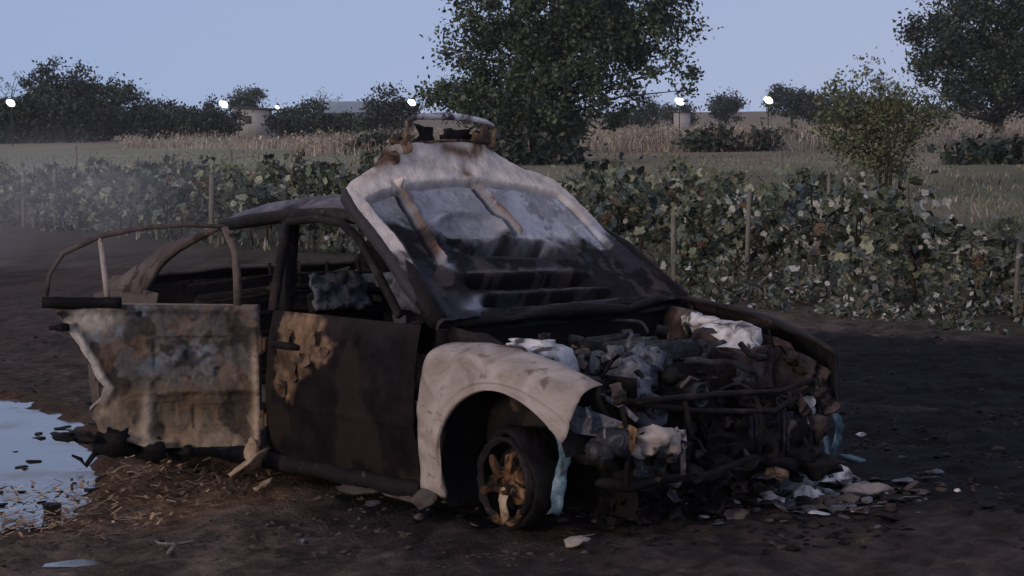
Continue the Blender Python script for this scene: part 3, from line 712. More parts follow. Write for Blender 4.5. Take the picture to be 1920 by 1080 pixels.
# --- engine bay
def part(name, mat, fn, **k):
    b = MB(); fn(b); return b.build(name, M[mat], car, **k)
for s_ in (-1, 1):
    part('inner_apron', 'char' if s_ < 0 else 'pink', lambda b: (b.grid(lambda u, v: Vector((lerp(-.42, .48, u), s_*(.64-.10*(1-v)+.03*fb(u*4, v*4, s_)), lerp(.32, pl([(0, .84), (.5, .78), (1, .66)], u), v))), 18, 10), b.crumple(.02, 5, 3+s_)), solid=.012)
    part('strut_tower', 'paleblue' if s_ < 0 else 'pink', lambda b: (b.disc((.03, s_*.50, .52), (0, 0, 1), [(.13, .15), (.125, .17), (.118, .20), (.10, .245), (.06, .262), (.045, .252), (.001, .25)], 28), b.disc((.03, s_*.50, .77), (0, 0, 1), [(.03, 0), (.03, .03), (.001, .032)], 14)))
    part('frame_rail', 'char', lambda b: (b.box((.14, s_*.42, .39), (.72, .07, .09), None, 8), b.crumple(.03, 8, 3+s_)))
part('strut_cap', 'white', lambda b: (b.shard((-.03, -.55, .80), .09, .035, 5, .6, .3), b.blob((.04, -.52, .765), (.05, .03, .02), 3, .5)))
far = part('coolant_tank', 'white', lambda b: (b.blob((.10, .52, .735), (.16, .11, .075), 8, .35, 18, 11, 1.1), b.blob((.13, .50, .70), (.14, .10, .05), 12, .3)))
part('brake_reservoir', 'white', lambda b: (b.blob((-.17, .56, .79), (.055, .05, .045), 5, .35), b.blob((-.09, .57, .795), (.08, .035, .02), 6, .4)))
part('battery_remains', 'pink', lambda b: (b.box((.18, .47, .62), (.26, .20, .16), None, 5), b.crumple(.03, 6, 9)), bevel=0)
def engine(b):
    b.box((.12, -.02, .48), (.52, .34, .30), None, 5); b.crumple(.02, 8, 2)
    b.box((.10, -.02, .66), (.50, .30, .07), None, 4)
    for k in range(4): b.disc((-.07+.11*k, -.02, .70), (0, 0, 1), [(.035, 0), (.035, .03), (.001, .03)], 12)
part('engine_block', 'char', engine)
def manifold(b):
    b.blob((.28, -.28, .66), (.10, .09, .10), 3, .5); b.blob((.30, -.20, .71), (.07, .06, .07), 7, .5); b.blob((.38, -.33, .60), (.06, .06, .07), 5, .6); b.blob((.25, -.33, .74), (.05, .05, .05), 9, .6)
    for k in range(4): b.tube([(-.08+.1*k, -.12, .68), (-.06+.1*k, -.24, .72), (0+.1*k, -.31, .64)], .022, 8)
    b.tube([(.27, -.27, .74), (.25, -.25, .80), (.28, -.26, .83)], .011, 6)
part('intake_manifold', 'bluegrey', lambda b: (manifold(b), b.crumple(.022, 16, 3)))
def cover(b):
    b.box((.08, -.03, .735), (.46, .20, .06), None, 6)
    for k in range(5): b.tube([(-.12+.1*k, -.13, .768), (-.12+.1*k, .07, .768)], .010, 6)
    b.tube([(-.02, .0, .765), (-.02, .0, .80)], .026, 10)
    b.crumple(.010, 7, 5)
part('valve_cover', 'sooty', cover)
def rframe(b):
    b.tube([(.50, -.58, .60), (.53, -.30, .595), (.54, 0, .575), (.54, .35, .565), (.50, .60, .58)], .014, 6)
    for y in (-.56, -.22, .20, .58): b.tube([(.52, y, .585), (.535, y+.02, .44), (.53, y, .28)], [.012, .010, .014], 6)
    b.crumple(.014, 9, 7)
part('radiator_frame', 'char', rframe)
def core(b):
    for k in range(15):
        y = .20+.025*k; b.box((.50+.012*math.sin(k), y, .37+.012*math.sin(k*2.1)), (.03, .010, .20))
    b.crumple(.016, 9, 3)
part('radiator_core', 'sooty', core)
def belt(b):
    b.tube([(.51, -.12, .64), (.51, -.16, .58), (.50, -.10, .48), (.49, -.02, .375), (.49, .055, .45), (.50, .0, .54), (.51, -.08, .635)], .007, 6)
part('drive_belt', 'black', belt)
def pulleys(b, c, r):
    b.disc(c, (1, 0, 0), [(r*.35, .0), (r*.35, .02), (r*.6, .01), (r*.8, .012), (r*.85, .03), (r, .03), (r, -.01), (r*.9, -.01), (r*.9, -.03), (r*.4, -.03)], 26)
for c, r in (((.50, -.12, .585), .048), ((.46, -.02, .45), .07), ((.47, -.34, .55), .05)):
    part('pulley', 'sooty' if c[1] < -.05 else 'char', lambda b: (pulleys(b, c, r), b.crumple(.014, 14, c[2]*9)))
part('alternator', 'bluegrey', lambda b: (b.disc((.40, -.33, .52), (1, 0, 0), [(.001, -.06), (.06, -.06), (.075, -.03), (.075, .05), (.06, .08), (.001, .08)], 20), b.crumple(.008, 15, 3)))
part('starter_motor', 'orange', lambda b: (b.disc((.48, -.55, .45), (.85, .5, 0), [(.001, -.06), (.05, -.06), (.058, -.04), (.058, .05), (.045, .07), (.001, .07)], 20), b.crumple(.012, 14, 5)))
part('compressor', 'ash', lambda b: (b.blob((.54, -.42, .44), (.09, .08, .05), 4, .55), b.blob((.56, -.34, .42), (.06, .05, .055), 6, .6), b.blob((.50, -.47, .41), (.05, .06, .04), 8, .6)))
part('grey_pump', 'sooty', lambda b: (b.disc((.52, -.62, .45), (.85, .5, 0), [(.001, -.05), (.055, -.05), (.06, 0), (.055, .06), (.001, .06)], 18), b.blob((.50, -.66, .42), (.06, .06, .05), 7, .5)))
part('support_strut', 'white', lambda b: (b.tube([(.60, -.315, .475), (.605, -.315, .40)], .018, 6), b.tube([(.605, -.315, .41), (.61, -.318, .30)], .011, 6)))
part('crossmember', 'char', lambda b: (b.tube([(.48, -.66, .30), (.50, -.5, .27), (.53, -.35, .29), (.54, -.1, .26), (.55, .15, .28), (.53, .4, .25), (.47, .66, .29)], [.02, .03, .018, .028, .02, .03, .022], 8), b.crumple(.03, 8, 1), b.tube([(.44, -.62, .62), (.50, -.40, .57), (.53, -.1, .52), (.54, .3, .48), (.48, .62, .55)], [.012]*5, 6)))
part('radiator_remains', 'black', lambda b: (b.grid(lambda u, v: Vector((.50+.05*fb(u*4, v*4), lerp(-.05, .62, u), lerp(.22, .42+.06*fb(u*6, 3), v))), 20, 10), b.crumple(.03, 6, 2)), solid=.02)
def hoses(b):
    q = random.Random(3)
    for k in range(46):
        a = Vector((q.uniform(-.35, .45), q.uniform(-.55, .55), q.uniform(.45, .80)))
        ps = [a]
        d = Vector((q.uniform(-1, 1), q.uniform(-1, 1), q.uniform(-.5, .3))).normalized()
        for i in range(6):
            d = (d+Vector((q.uniform(-.5, .5), q.uniform(-.5, .5), q.uniform(-.55, .3)))).normalized(); ps.append(ps[-1]+d*.055)
            ps[-1].x = min(ps[-1].x, .5); ps[-1].z = max(.3, min(.80-.2*max(0, ps[-1].x), ps[-1].z))
        b.mi = 0 if q.random() < .6 else (1 if q.random() < .5 else 2)
        b.tube(ps, q.uniform(.005, .016), 6)
    for k in range(34):
        b.mi = q.choice((0, 0, 0, 1, 2, 2))
        b.blob((q.uniform(-.3, .45), q.uniform(-.5, .55), q.uniform(.42, .70)), (q.uniform(.02, .06), q.uniform(.02, .06), q.uniform(.02, .05)), k, .6, 10, 7)
b = MB(); hoses(b); b.build('hoses_and_wiring', [M['black'], M['sooty'], M['sooty']], car)
def scrap(b, n, seed, x0, x1, y0, y1, z0, z1, mats, wts):
    q = random.Random(seed)
    for k in range(n):
        c = Vector((q.uniform(x0, x1), q.uniform(y0, y1), q.uniform(z0, z1))); c.z -= max(0, c.x-.1)*.35*(c.z > .5)
        b.mi = q.choices(range(mats), wts)[0]; o_ = len(b.v)
        R3 = Matrix.Rotation(q.uniform(0, 6.28), 3, 'Z') @ Matrix.Rotation(q.uniform(-1, 1), 3, 'X') @ Matrix.Rotation(q.uniform(-1, 1), 3, 'Y')
        t_ = q.random()
        if t_ < .35: b.box(c, (q.uniform(.02, .09), q.uniform(.02, .07), q.uniform(.012, .05)), R3, 3)
        elif t_ < .55:
            r = q.uniform(.015, .045); b.disc(c, R3 @ Vector((1, 0, 0)), [(r*.5, 0), (r*.55, .02), (r, .02), (r, -.02), (r*.5, -.02)], 14)
        elif t_ < .8: b.shard(c, q.uniform(.02, .07), q.uniform(.015, .04), k+seed, q.uniform(0, 6), q.uniform(-1.5, 1.5), .004, .03)
        else:
            d = R3 @ Vector((q.uniform(.05, .14), 0, 0)); b.tube([c-d*.5, c+Vector((0, 0, .02)), c+d*.5], q.uniform(.005, .012), 6)
        for p in b.v[o_:]:
            w_ = p*17; p += Vector((fb(w_.x, w_.y, w_.z, 2), fb(w_.x+9, w_.y, w_.z, 2), fb(w_.x, w_.y+9, w_.z, 2)))*.016
b = MB()
scrap(b, 120, 41, -.30, .52, -.60, .30, .42, .80, 6, (7, .8, 5, .12, .2, .3))
scrap(b, 60, 43, .40, .60, -.60, .60, .22, .46, 6, (8, .8, 3, .15, .25, .25))
scrap(b, 50, 47, .25, .52, .30, .66, .38, .62, 6, (5, 3, .8, .4, .3, 3))
scrap(b, 55, 49, .30, .56, -.50, .60, .09, .22, 6, (14, 2, .3, .15, .1, .2))
sc_ = b.build('charred_scrap', [M['black'], M['brown'], M['sooty'], M['white'], M['rust'], M['pink']], car, smooth=False)
sc_['kind'] = 'stuff'
# far front fender, seen from its inside
ff = MB()
FT = [(0, -.40, .875), (.2, -.16, .866), (.45, .08, .83), (.7, .35, .765), (1, .565, .69)]
def ffp(u, v):
    x = pl([(a, b) for a, b, c in FT], u); zt = pl([(a, c) for a, b, c in FT], u); zb = pl([(0, .2), (.1, .25), (.2, .48), (.4, .64), (.7, .62), (.85, .5), (1, .46)], u)
    if v < .2: k = v/.2; return Vector((x, lerp(.66, ysd(x, zt-.05)-.03*u, math.sin(k*1.57)), zt-.05*(1-math.cos(k*1.57))))
    k = (v-.2)/.8; return Vector((x, ysd(x, lerp(zt-.05, zb, k))-.03*u, lerp(zt-.05, zb, k)))
ff.grid(ffp, 40, 22); ff.crumple(.010, 6, 8); ff.build('fender', M['char'], car, solid=.012)
b = MB()
b.grid(lambda u, v: Vector((lerp(-.05, .52, u), .665-.03*math.sin(u*5+v*3), lerp(pl([(0, .80), (.5, .74), (1, .62)], u), .44, v))), 26, 14); b.crumple(.05, 7, 5)
for k, (x, y, z, r) in enumerate(((.38, .60, .66, .045), (.42, .62, .62, .05))): b.blob((x, y, z), (r, r*.5, r*.6), k+20, .9)
b.build('melted_lining', M['pink'], car)
b = MB()
b.blob((.47, .58, .46), (.05, .06, .05), 2, .7); b.blob((.46, .54, .42), (.06, .05, .05), 5, .7); b.blob((.45, .51, .435), (.025, .03, .035), 9, .5); b.shard((.50, .55, .49), .05, .03, 3, .6, .9)
b.build('headlamp_shell', M['white'], car)
b = MB()
b.blob((.50, .64, .49), (.05, .05, .05), 3, .7); b.blob((.50, .60, .53), (.06, .05, .025), 8, .6); b.blob((.52, .60, .385), (.05, .06, .045), 12, .6); b.shard((.53, .65, .465), .05, .04, 9, .2, .8)
b.build('melted_bumper_corner', M['pink'], car)
b = MB()
b.grid(lambda u, v: Vector((.53+.03*math.sin(u*4), .66+.05*v+.015*math.sin(u*7), lerp(.43, .20, u))), 14, 4); b.grid(lambda u, v: Vector((.54+.04*u, .60+.03*v, lerp(.34, .17, u))), 10, 4); b.crumple(.014, 12, 6)
b.build('torn_liner', M['teal'], car, solid=.005)
b = MB(); b.blob((.56, .55, .225), (.10, .08, .05), 4, .5); b.blob((.52, .48, .27), (.07, .08, .06), 7, .6); b.build('fallen_bumper_foam', M['black'], car)

# --- wheels
def wheel(x, y, turn, good):
    ax = Matrix.Rotation(turn, 3, 'Z') @ Vector((0, -1 if y < 0 else 1, 0)); c = Vector((x, y, .27))
    w = MB(); w.disc(c, ax, [(.168, .03), (.185, .04), (.197, .03), (.205, .0), (.20, -.06), (.19, -.10), (.17, -.09), (.168, .03)], 40)
    for p in w.v:
        d = p-c; p += d.normalized()*.03*fb(d.x*12, d.y*12, d.z*12, 3)+ax*.015*fb(d.x*9, d.y*9+5, d.z*9, 3)
    wo = w.build('wheel', M['black'], car)
    up = Vector((0, 0, 1)); sd = ax.cross(up).normalized()
    r = MB(); r.disc(c, ax, [(.150, .045), (.165, .062), (.174, .055), (.170, .02), (.160, -.09)], 44)
    if good:
        r.mi = 1
        r.disc(c, ax, [(.146, .05), (.168, .069), (.177, .06), (.172, .03)], 22, R(25), R(95))
    sp_ = ((266, .030, .170, 2), (194, .026, .168, 1), (338, .024, .165, 1), (50, .024, .12, 1), (122, .024, .16, 1)) if good else ((90, .028, .16, 0), (162, .028, .16, 0), (234, .028, .16, 0), (306, .028, .16, 0), (18, .028, .16, 0))
    for an, wd0, rl_, mi in sp_:
        a = R(an); d = sd*math.cos(a)+up*math.sin(a); tn = ax.cross(d); r.mi = mi
        def sp(u, v):
            rr = lerp(.02, rl_, u); wd = wd0*(1-.25*u)*(1 if u < .95 else .6); q = v*2*math.pi
            return c+d*rr+tn*(wd*math.cos(q))+ax*(.045+.012*math.sin(u*3)+.014*math.sin(q))
        r.grid(sp, 9, 10, cv=True)
    r.mi = 1; r.disc(c, ax, [(.058, .03), (.10, .01), (.10, -.02)], 24)
    r.disc(c, ax, [(.062, .02), (.058, .055), (.046, .07), (.036, .06), (.030, .04), (.001, .035)], 24)
    for k in range(5):
        a = R(90+72*k); r.disc(c+(sd*math.cos(a)+up*math.sin(a))*.046, ax, [(.009, .05), (.009, .075), (.001, .075)], 8)
    for p in r.v:
        p += ax*.014*fb(p.x*20, p.y*20, p.z*20, 3)+up*.010*fb(p.x*15, p.y*15+4, p.z*15, 3)
    r.build('rim', [M['char'], M['rimburnt'], M['tan']] if good else [M['brown']]*3, wo)
    h = MB(); h.disc(c, ax, [(.001, -.04), (.12, -.04), (.13, -.03), (.13, -.015), (.05, -.01), (.001, -.01)], 30); h.build('brake_disc', M['char'], wo)
wheel(.10, -.755, R(-6), True); wheel(.10, .74, R(-6), False); wheel(-2.62, -.76, 0, False); wheel(-2.62, .76, 0, False)

# ------------------------------------------------------------------ debris lying about
def gz(x, y): return max(ground_z(x, y), -.03)
def debris(name, mat, label, cat, items, group=None):
    b = MB()
    x0, y0 = items[0][0], items[0][1]
    for (x, y, sx, sy, seed, rot, tilt, up) in items:
        b.shard((x-x0, y-y0, gz(x, y)-gz(x0, y0)+up), sx, sy, seed, rot, tilt, .012, .03)
    o = b.build(name, M[mat]); o.location = (x0, y0, gz(x0, y0)); tag(o, label, cat, group); return o
debris('fallen_plate', 'white', 'pale flat panel fragment fallen by the far front corner of the car', 'debris', [(1.40, 9.55, .17, .085, 3, .05, .45, .06)])
debris('ash_sheet', 'bluegrey', 'large crumpled grey ash sheet on the ground before the engine', 'debris', [(1.05, 9.33, .30, .20, 5, .1, .42, .09), (.80, 9.40, .16, .12, 15, .5, .45, .08), (1.22, 9.42, .18, .10, 25, -.2, .4, .08)])
debris('foil_scrap', 'white', 'small bright foil scrap at the lower edge of the ash sheet', 'debris', [(1.03, 8.98, .11, .04, 8, .05, .5, .04)])
debris('foil_scrap', 'white', 'folded silvery scrap right of the ash sheet', 'debris', [(1.26, 9.10, .07, .06, 12, .9, .5, .04)])
debris('pink_fragment', 'ash', 'pinkish grey fragment pointing right of the pale panel fragment', 'debris', [(1.55, 9.28, .13, .03, 14, .25, .3, .04)])
debris('green_scrap', 'teal', 'small greenish scrap beyond the pale panel fragment', 'debris', [(1.62, 10.1, .06, .04, 17, .2, .5, .05)])
debris('clod', 'ash', 'light clod of ash lying alone at the bottom centre', 'debris', [(.24, 8.12, .05, .035, 21, .2, .6, .03)])
debris('bent_strip', 'ash', 'narrow grey trim strip lying under the front door', 'debris', [(-.52, 9.86, .10, .02, 31, -.2, .5, .05)])
b = MB(); b.tube([(-.12, -.06, .045), (-.05, -.02, .062), (.03, .015, .072), (.11, .055, .085), (.14, .06, .08)], [.008, .013, .015, .014, .009], 7); b.crumple(.006, 20, 3)
o = b.build('bleached_stick', M['stick']); o.location = (-1.77, 10.32, gz(-1.77, 10.32)); tag(o, 'pale bleached stick lying on the straw beneath the open door', 'stick')
b = MB(); b.tube([(0, 0, .02), (.01, .05, .03), (.02, .10, .035)], .008, 5); b.tube([(.02, .10, .035), (.08, .14, .04)], .006, 5); b.tube([(.02, .10, .035), (-.06, .15, .03), (-.08, .2, .03)], .005, 5)
o = b.build('forked_twig', M['wood']); o.location = (-1.34, 8.12, gz(-1.34, 8.12)); tag(o, 'thin forked twig on bare dirt at the lower left', 'twig')
b = MB(); b.blob((0, 0, .02), (.05, .03, .025), 4, .5); b.blob((.06, .02, .02), (.03, .02, .02), 6, .5)
o = b.build('black_lump', M['black']); o.location = (-1.92, 9.95, .0); tag(o, 'black burnt lump sitting in the puddle near its right edge', 'debris')
b = MB(); b.box((0, 0, .02), (.07, .06, .05), Matrix.Rotation(.3, 3, 'Z'), 3); b.crumple(.01, 14, 2)
o = b.build('charred_block', M['black']); o.location = (-2.02, 9.22, .0); tag(o, 'square charred block among straw at the front of the puddle', 'debris')
b = MB(); q = random.Random(19)
for k in range(46):
    x, y = q.uniform(-3.0, -1.9), q.uniform(9.1, 12.3)
    r = q.uniform(.008, .03); b.shard((x, y, .006), r*1.7, r, k, q.uniform(0, 6), q.uniform(-.2, .3), .006, .01)
tag(b.build('floating_char', M['black']), kind='stuff')
# uncountable small litter: cinders in front of the car
b = MB(); q = random.Random(11)
for k in range(900):
    t_ = q.random()
    if t_ < .5: x, y = q.gauss(.85, .42), q.gauss(9.25, .35)
    elif t_ < .62: x, y = q.uniform(-2.2, 3.4), q.uniform(8.0, 12.5)
    else: x, y = q.gauss(.4, .5), q.gauss(9.2, .3)
    u, v = w2car(x, y)
    if -10 < x < -1.7 and y < 13 and sdf(PUD, x, y) < .1: continue
    r = q.uniform(.006, .022)*(1.4 if q.random() < .1 else 1)
    b.mi = q.choices((0, 1, 2, 3, 4), (5, 3, 1.2, .5, 1.5))[0]
    if q.random() < .5: b.blob((x, y, gz(x, y)+r*.3), (r*1.4, r, r*.6), k, .5, 7, 5)
    else: b.shard((x, y, gz(x, y)+r*.8), r*1.6, r, k, q.uniform(0, 6), q.uniform(-.6, .6), .004, .01)
for k in range(700):
    x, y = (q.gauss(.98, .38), q.gauss(9.30, .22)) if k % 3 else (q.uniform(.35, 1.5), q.gauss(9.22, .2))
    r = q.uniform(.006, .034); b.mi = q.choices((0, 1, 2, 3, 4), (2, 2, 3.2, .6, .6))[0]
    b.shard((x, y, gz(x, y)+r*.5), r*1.8, r*1.2, k, q.uniform(0, 6), q.uniform(-.2, .7), .004, .02)
tag(b.build('cinder_litter', [M['black'], M['brown'], M['bluegrey'], M['white'], M['pink']]), kind='stuff')

M['soil'] = burnt('soil_clod', [(.3, (.04, .032, .03)), (.7, (.10, .082, .075))], 20, rough=.95)
b = MB(); q = random.Random(12)
for k in range(6000):
    y = q.uniform(7.9, 12)if q.random() < .75 else q.uniform(12, 17); x = q.uniform(-.27, .27)*y
    if -10 < x < -1.7 and y < 13.5 and sdf(PUD, x, y) < .05: continue
    if fb(x*1.6, y*1.6, 8) < .02: continue
    u, v = w2car(x, y)
    r = q.uniform(.004, .013)*(1.8 if q.random() < .08 else 1)
    b.mi = 1 if (x > .2 or y > 10.5) and q.random() < .8 else 0
    b.blob((x, y, gz(x, y)-r*.25), (r*1.5, r*1.2, r*.8), k, 1.0, 8, 6, 2.5)
tag(b.build('dirt_clods', [M['soil'], M['black']]), kind='stuff')

# ------------------------------------------------------------------ straw, weeds, dry grass (uncountable)
def leafquad(b, p, size, q, flat=0.0):
    n = Vector((q.gauss(0, 1), q.gauss(0, 1), q.gauss(0, 1)+flat)).normalized(); a = n.orthogonal().normalized()
    a = Matrix.Rotation(q.uniform(0, 6.28), 3, n) @ a; c = n.cross(a)
    s1 = size*q.uniform(.6, 1.2); s2 = s1*q.uniform(.45, .7)
    b.add([p-a*s1, p-c*s2-a*s1*.1, p+a*s1+n*s1*.2, p+c*s2-a*s1*.1], [(0, 1, 2, 3)])
def blade(b, x, y, z, h, w, lean, az, mi, bend=.3):
    b.mi = mi
    d = Vector((math.cos(az), math.sin(az), 0)); s_ = Vector((-d.y, d.x, 0))*(w*.5)
    p0 = Vector((x, y, z)); p1 = p0+Vector((0, 0, h*.55))+d*(lean*h*.4); p2 = p0+Vector((0, 0, h*(1-.2*bend)))+d*(lean*h)
    b.add([p0-s_, p0+s_, p1+s_*.8, p1-s_*.8, p2], [(0, 1, 2, 3), (3, 2, 4)])
b = MB(); q = random.Random(5)
for k in range(1000):
    if q.random() < .6: x, y = q.gauss(-1.5, .30), q.gauss(9.75, .38)
    else: x, y = q.gauss(-1.95, .28), q.gauss(9.0, .22)
    ln = q.uniform(.015, .07)*(1.7 if q.random() < .06 else 1); a = q.uniform(0, 6.28); z = max(gz(x, y), 0)+q.uniform(.004, .03)
    d = Vector((math.cos(a), math.sin(a), q.uniform(-.15, .4)))*ln; s_ = Vector((-math.sin(a), math.cos(a), 0))*q.uniform(.003, .007)
    p = Vector((x, y, z)); b.mi = q.choices((0, 1, 2), (1.6, 6, .6))[0]
    b.add([p-s_, p+s_, p+d+s_, p+d-s_], [(0, 1, 2, 3)])
for k in range(420):
    x, y = q.uniform(-2.7, -1.75), q.uniform(8.95, 10.0)
    if fb(x*3, y*3, 5) < .05: continue
    ln = q.uniform(.012, .06); a = q.uniform(0, 6.28); z = max(gz(x, y), 0)+.004
    d = Vector((math.cos(a), math.sin(a), q.uniform(0, .25)))*ln; s_ = Vector((-math.sin(a), math.cos(a), 0))*q.uniform(.004, .009)
    p = Vector((x, y, z)); b.mi = q.choices((0, 1, 2), (3, 2, 2))[0]
    b.add([p-s_, p+s_, p+d+s_, p+d-s_], [(0, 1, 2, 3)])
tag(b.build('straw', [L['straw'], L['straw_d'], L['straw_l']], smooth=False), kind='stuff')

b = MB(); q = random.Random(6)
for k in range(26000):
    Y = 22+ (105-22)*q.random()**1.4; X = q.uniform(-.29, .29)*Y
    rdv = rowdist(X, Y)
    if rdv < -.6: continue
    if fb(X*.25, Y*.12, 9) < -.25: continue
    h = q.uniform(.05, .20)*(1.0 if Y < 60 else .7); w = .012+Y*.0005
    blade(b, X, Y, ground_z(X, Y)-.02, h, w, q.uniform(-1.2, 1.2), q.uniform(0, 6.28), q.choices((0, 1, 2), (5, 1.8, 1+5*max(0, fb(X*.35, Y*.12, 21))))[0])
tag(b.build('field_weeds', [L['weed'], L['weed_d'], L['tan']], smooth=False), kind='stuff')

b = MB(); q = random.Random(8)
for k in range(52000):
    Y = q.uniform(92, 152); X = q.uniform(-.27, .27)*Y
    e = X/Y*4000+960
    dens = fb(X*.09, Y*.07, 3); d2 = fb(X*.35, Y*.2, 13)
    if e < 230 or (Y < 112 and e < 560): continue
    if dens+.5*d2 < -.28: continue
    hb_ = pl([(230, .45), (420, .7), (640, .85), (1150, .9), (1500, .9), (1920, 1.05)], e)
    h = hb_*q.uniform(.35, 1.0)*(1+.6*dens+.5*d2); tone = fb(X*.2, Y*.1, 33)
    blade(b, X, Y, -.05, h, q.uniform(.02, .05), q.uniform(-1.3, 1.3), q.uniform(0, 6.28), q.choices((0, 1, 2), (4, max(.2, 1.6-4*tone), max(.2, 1.6+4*tone)))[0])
for k in range(16000):
    Y = q.uniform(92, 150); X = q.uniform(-.27, .27)*Y; e = X/Y*4000+960
    dens = fb(X*.09, Y*.07, 3); d2 = fb(X*.35, Y*.2, 13)
    if e < 230 or (Y < 112 and e < 560) or dens+.5*d2 < -.2: continue
    b.mi = q.choices((0, 1, 2), (4, max(.2, 1.8-5*fb(X*.2, Y*.1, 33)), 1.4))[0]
    leafquad(b, Vector((X, Y, q.uniform(.05, .75)*(1+.7*dens+.5*d2))), q.uniform(.05, .11), q, 0)
tag(b.build('dry_grass', [L['tan'], L['tan_d'], L['tan_l']], smooth=False), kind='stuff')

# ------------------------------------------------------------------ trees
def make_tree(name, label, cat, x, y, h, shapes, nclump, nleaf, lsize, crad, mats, wts, seed, trunk_r=.15, fork=.25, group=None, trunk_top=.6, stems=1, limbs=22, z0=-.1):
    q = random.Random(seed); root = empty(name, (x, y, z0)); tag(root, label, cat, group)
    cl = []
    tot = sum(s[3]*s[4]*s[5] for s in shapes)
    for s in shapes:
        for k in range(max(3, int(nclump*s[3]*s[4]*s[5]/tot))):
            d = Vector((q.gauss(0, 1), q.gauss(0, 1), q.gauss(0, 1))).normalized()*(q.random()**.42)
            cl.append((Vector((s[0]+d.x*s[3], s[1]+d.y*s[4], s[2]+d.z*s[5])), d.length))
    t = MB()
    for st in range(stems):
        bx, by = (0, 0) if stems == 1 else (q.uniform(-.5, .5), q.uniform(-.4, .4))
        top = Vector((bx*2.2+q.uniform(-.3, .3), by*2, h*trunk_top))
        tr = [Vector((bx, by, 0)), Vector((bx*1.2+q.uniform(-.1, .1)*h*.1, by, h*trunk_top*.35)), Vector((bx*1.7, by*1.5, h*trunk_top*.7)), top]
        t.tube(tr, [trunk_r*1.25, trunk_r, trunk_r*.75, trunk_r*.35], 8)
    for p, dl in q.sample(cl, min(limbs, len(cl))):
        zz = max(h*fork*.6, min(p.z*.75, h*trunk_top)); k = zz/(h*trunk_top)
        a = Vector((q.uniform(-.15, .15), 0, zz*.85)); mid = a.lerp(p, .5)+Vector((0, 0, .06*h*q.uniform(0, 1)))
        t.tube([a, mid, p], [trunk_r*.45*(1-.4*k), trunk_r*.25, trunk_r*.07], 5)
    t.build('trunk', M['trunk'], root)
    b = MB()
    for p, dl in cl:
        mi0 = q.choices(range(len(mats)), wts)[0]
        r = crad*q.uniform(.55, 1.25)
        for k in range(int(nleaf*q.uniform(.5, 1.4))):
            d = Vector((q.gauss(0, .55), q.gauss(0, .55), q.gauss(0, .42)))*r
            b.mi = mi0 if q.random() < .7 else q.choices(range(len(mats)), wts)[0]
            leafquad(b, p+d, lsize, q, .5)
    b.build('crown', [L[m] for m in mats], root, smooth=False)
    return root
make_tree('tree', 'large spreading dark tree rising behind the open hood', 'tree', 1.6, 74, 8.6,
          [(.3, 0, 3.3, 3.6, 2.4, 2.3), (-1.8, 0, 2.6, 2.6, 2, 1.9), (1.0, 0, 6.2, 3.6, 2.6, 2.4), (2.8, 0, 4.6, 2.7, 1.8, 1.5), (-.5, 0, 1.3, 1.9, 1.4, 1.0), (-2.6, 0, 1.7, 1.7, 1.3, 1.0), (-1.3, 0, .9, 1.7, 1.2, .8), (-.6, 0, 4.6, 1.6, 1.6, 1.6), (-2.4, 0, 5.6, 1.4, 1.3, 1.3), (4.0, 0, 5.9, 1.2, 1, .7), (-3.2, 0, 2.5, 1.3, 1, .9), (-2.9, 0, 4.0, 1.2, 1, .9), (4.6, 0, 3.0, .8, .7, .5)],
          470, 125, .095, .50, ['dark', 'mid', 'light'], (5, 3.5, 1.6), 21, .15, .2, trunk_top=.7, stems=2, limbs=110)
make_tree('tree', 'dark tree cut off by the right frame edge', 'tree', 24.6, 108, 9.5,
          [(0, 0, 4.6, 4.2, 3, 3.2), (-2.6, 0, 5.6, 2.2, 2, 1.8), (3, 0, 4.0, 3, 2, 2.5), (-1.0, 0, 2.2, 3.0, 2, 1.4), (1, 0, 7.6, 3, 2.4, 1.8), (-3.6, 0, 3.6, 1.1, 1, .7)],
          270, 130, .125, .72, ['far_dark', 'dark', 'mid', 'light'], (5, 4, 1.5, .5), 22, .25, .2, limbs=30)
make_tree('young_tree', 'slender young tree with sparse olive-green leaves before the right tree', 'tree', 7.75, 45, 2.5,
          [(0, 0, 1.35, 1.0, .6, .75), (.2, 0, 2.0, .95, .5, .5), (-.75, 0, 1.6, .65, .5, .6), (.9, 0, 1.7, .55, .5, .6), (0, 0, .7, .75, .5, .5), (-.2, 0, 2.6, .3, .3, .35), (-.9, 0, 2.2, .25, .3, .4)],
          150, 50, .05, .30, ['olive', 'olive2', 'mid'], (6, 2.0, .7), 23, .03, .1, trunk_top=.8, stems=4, limbs=50)
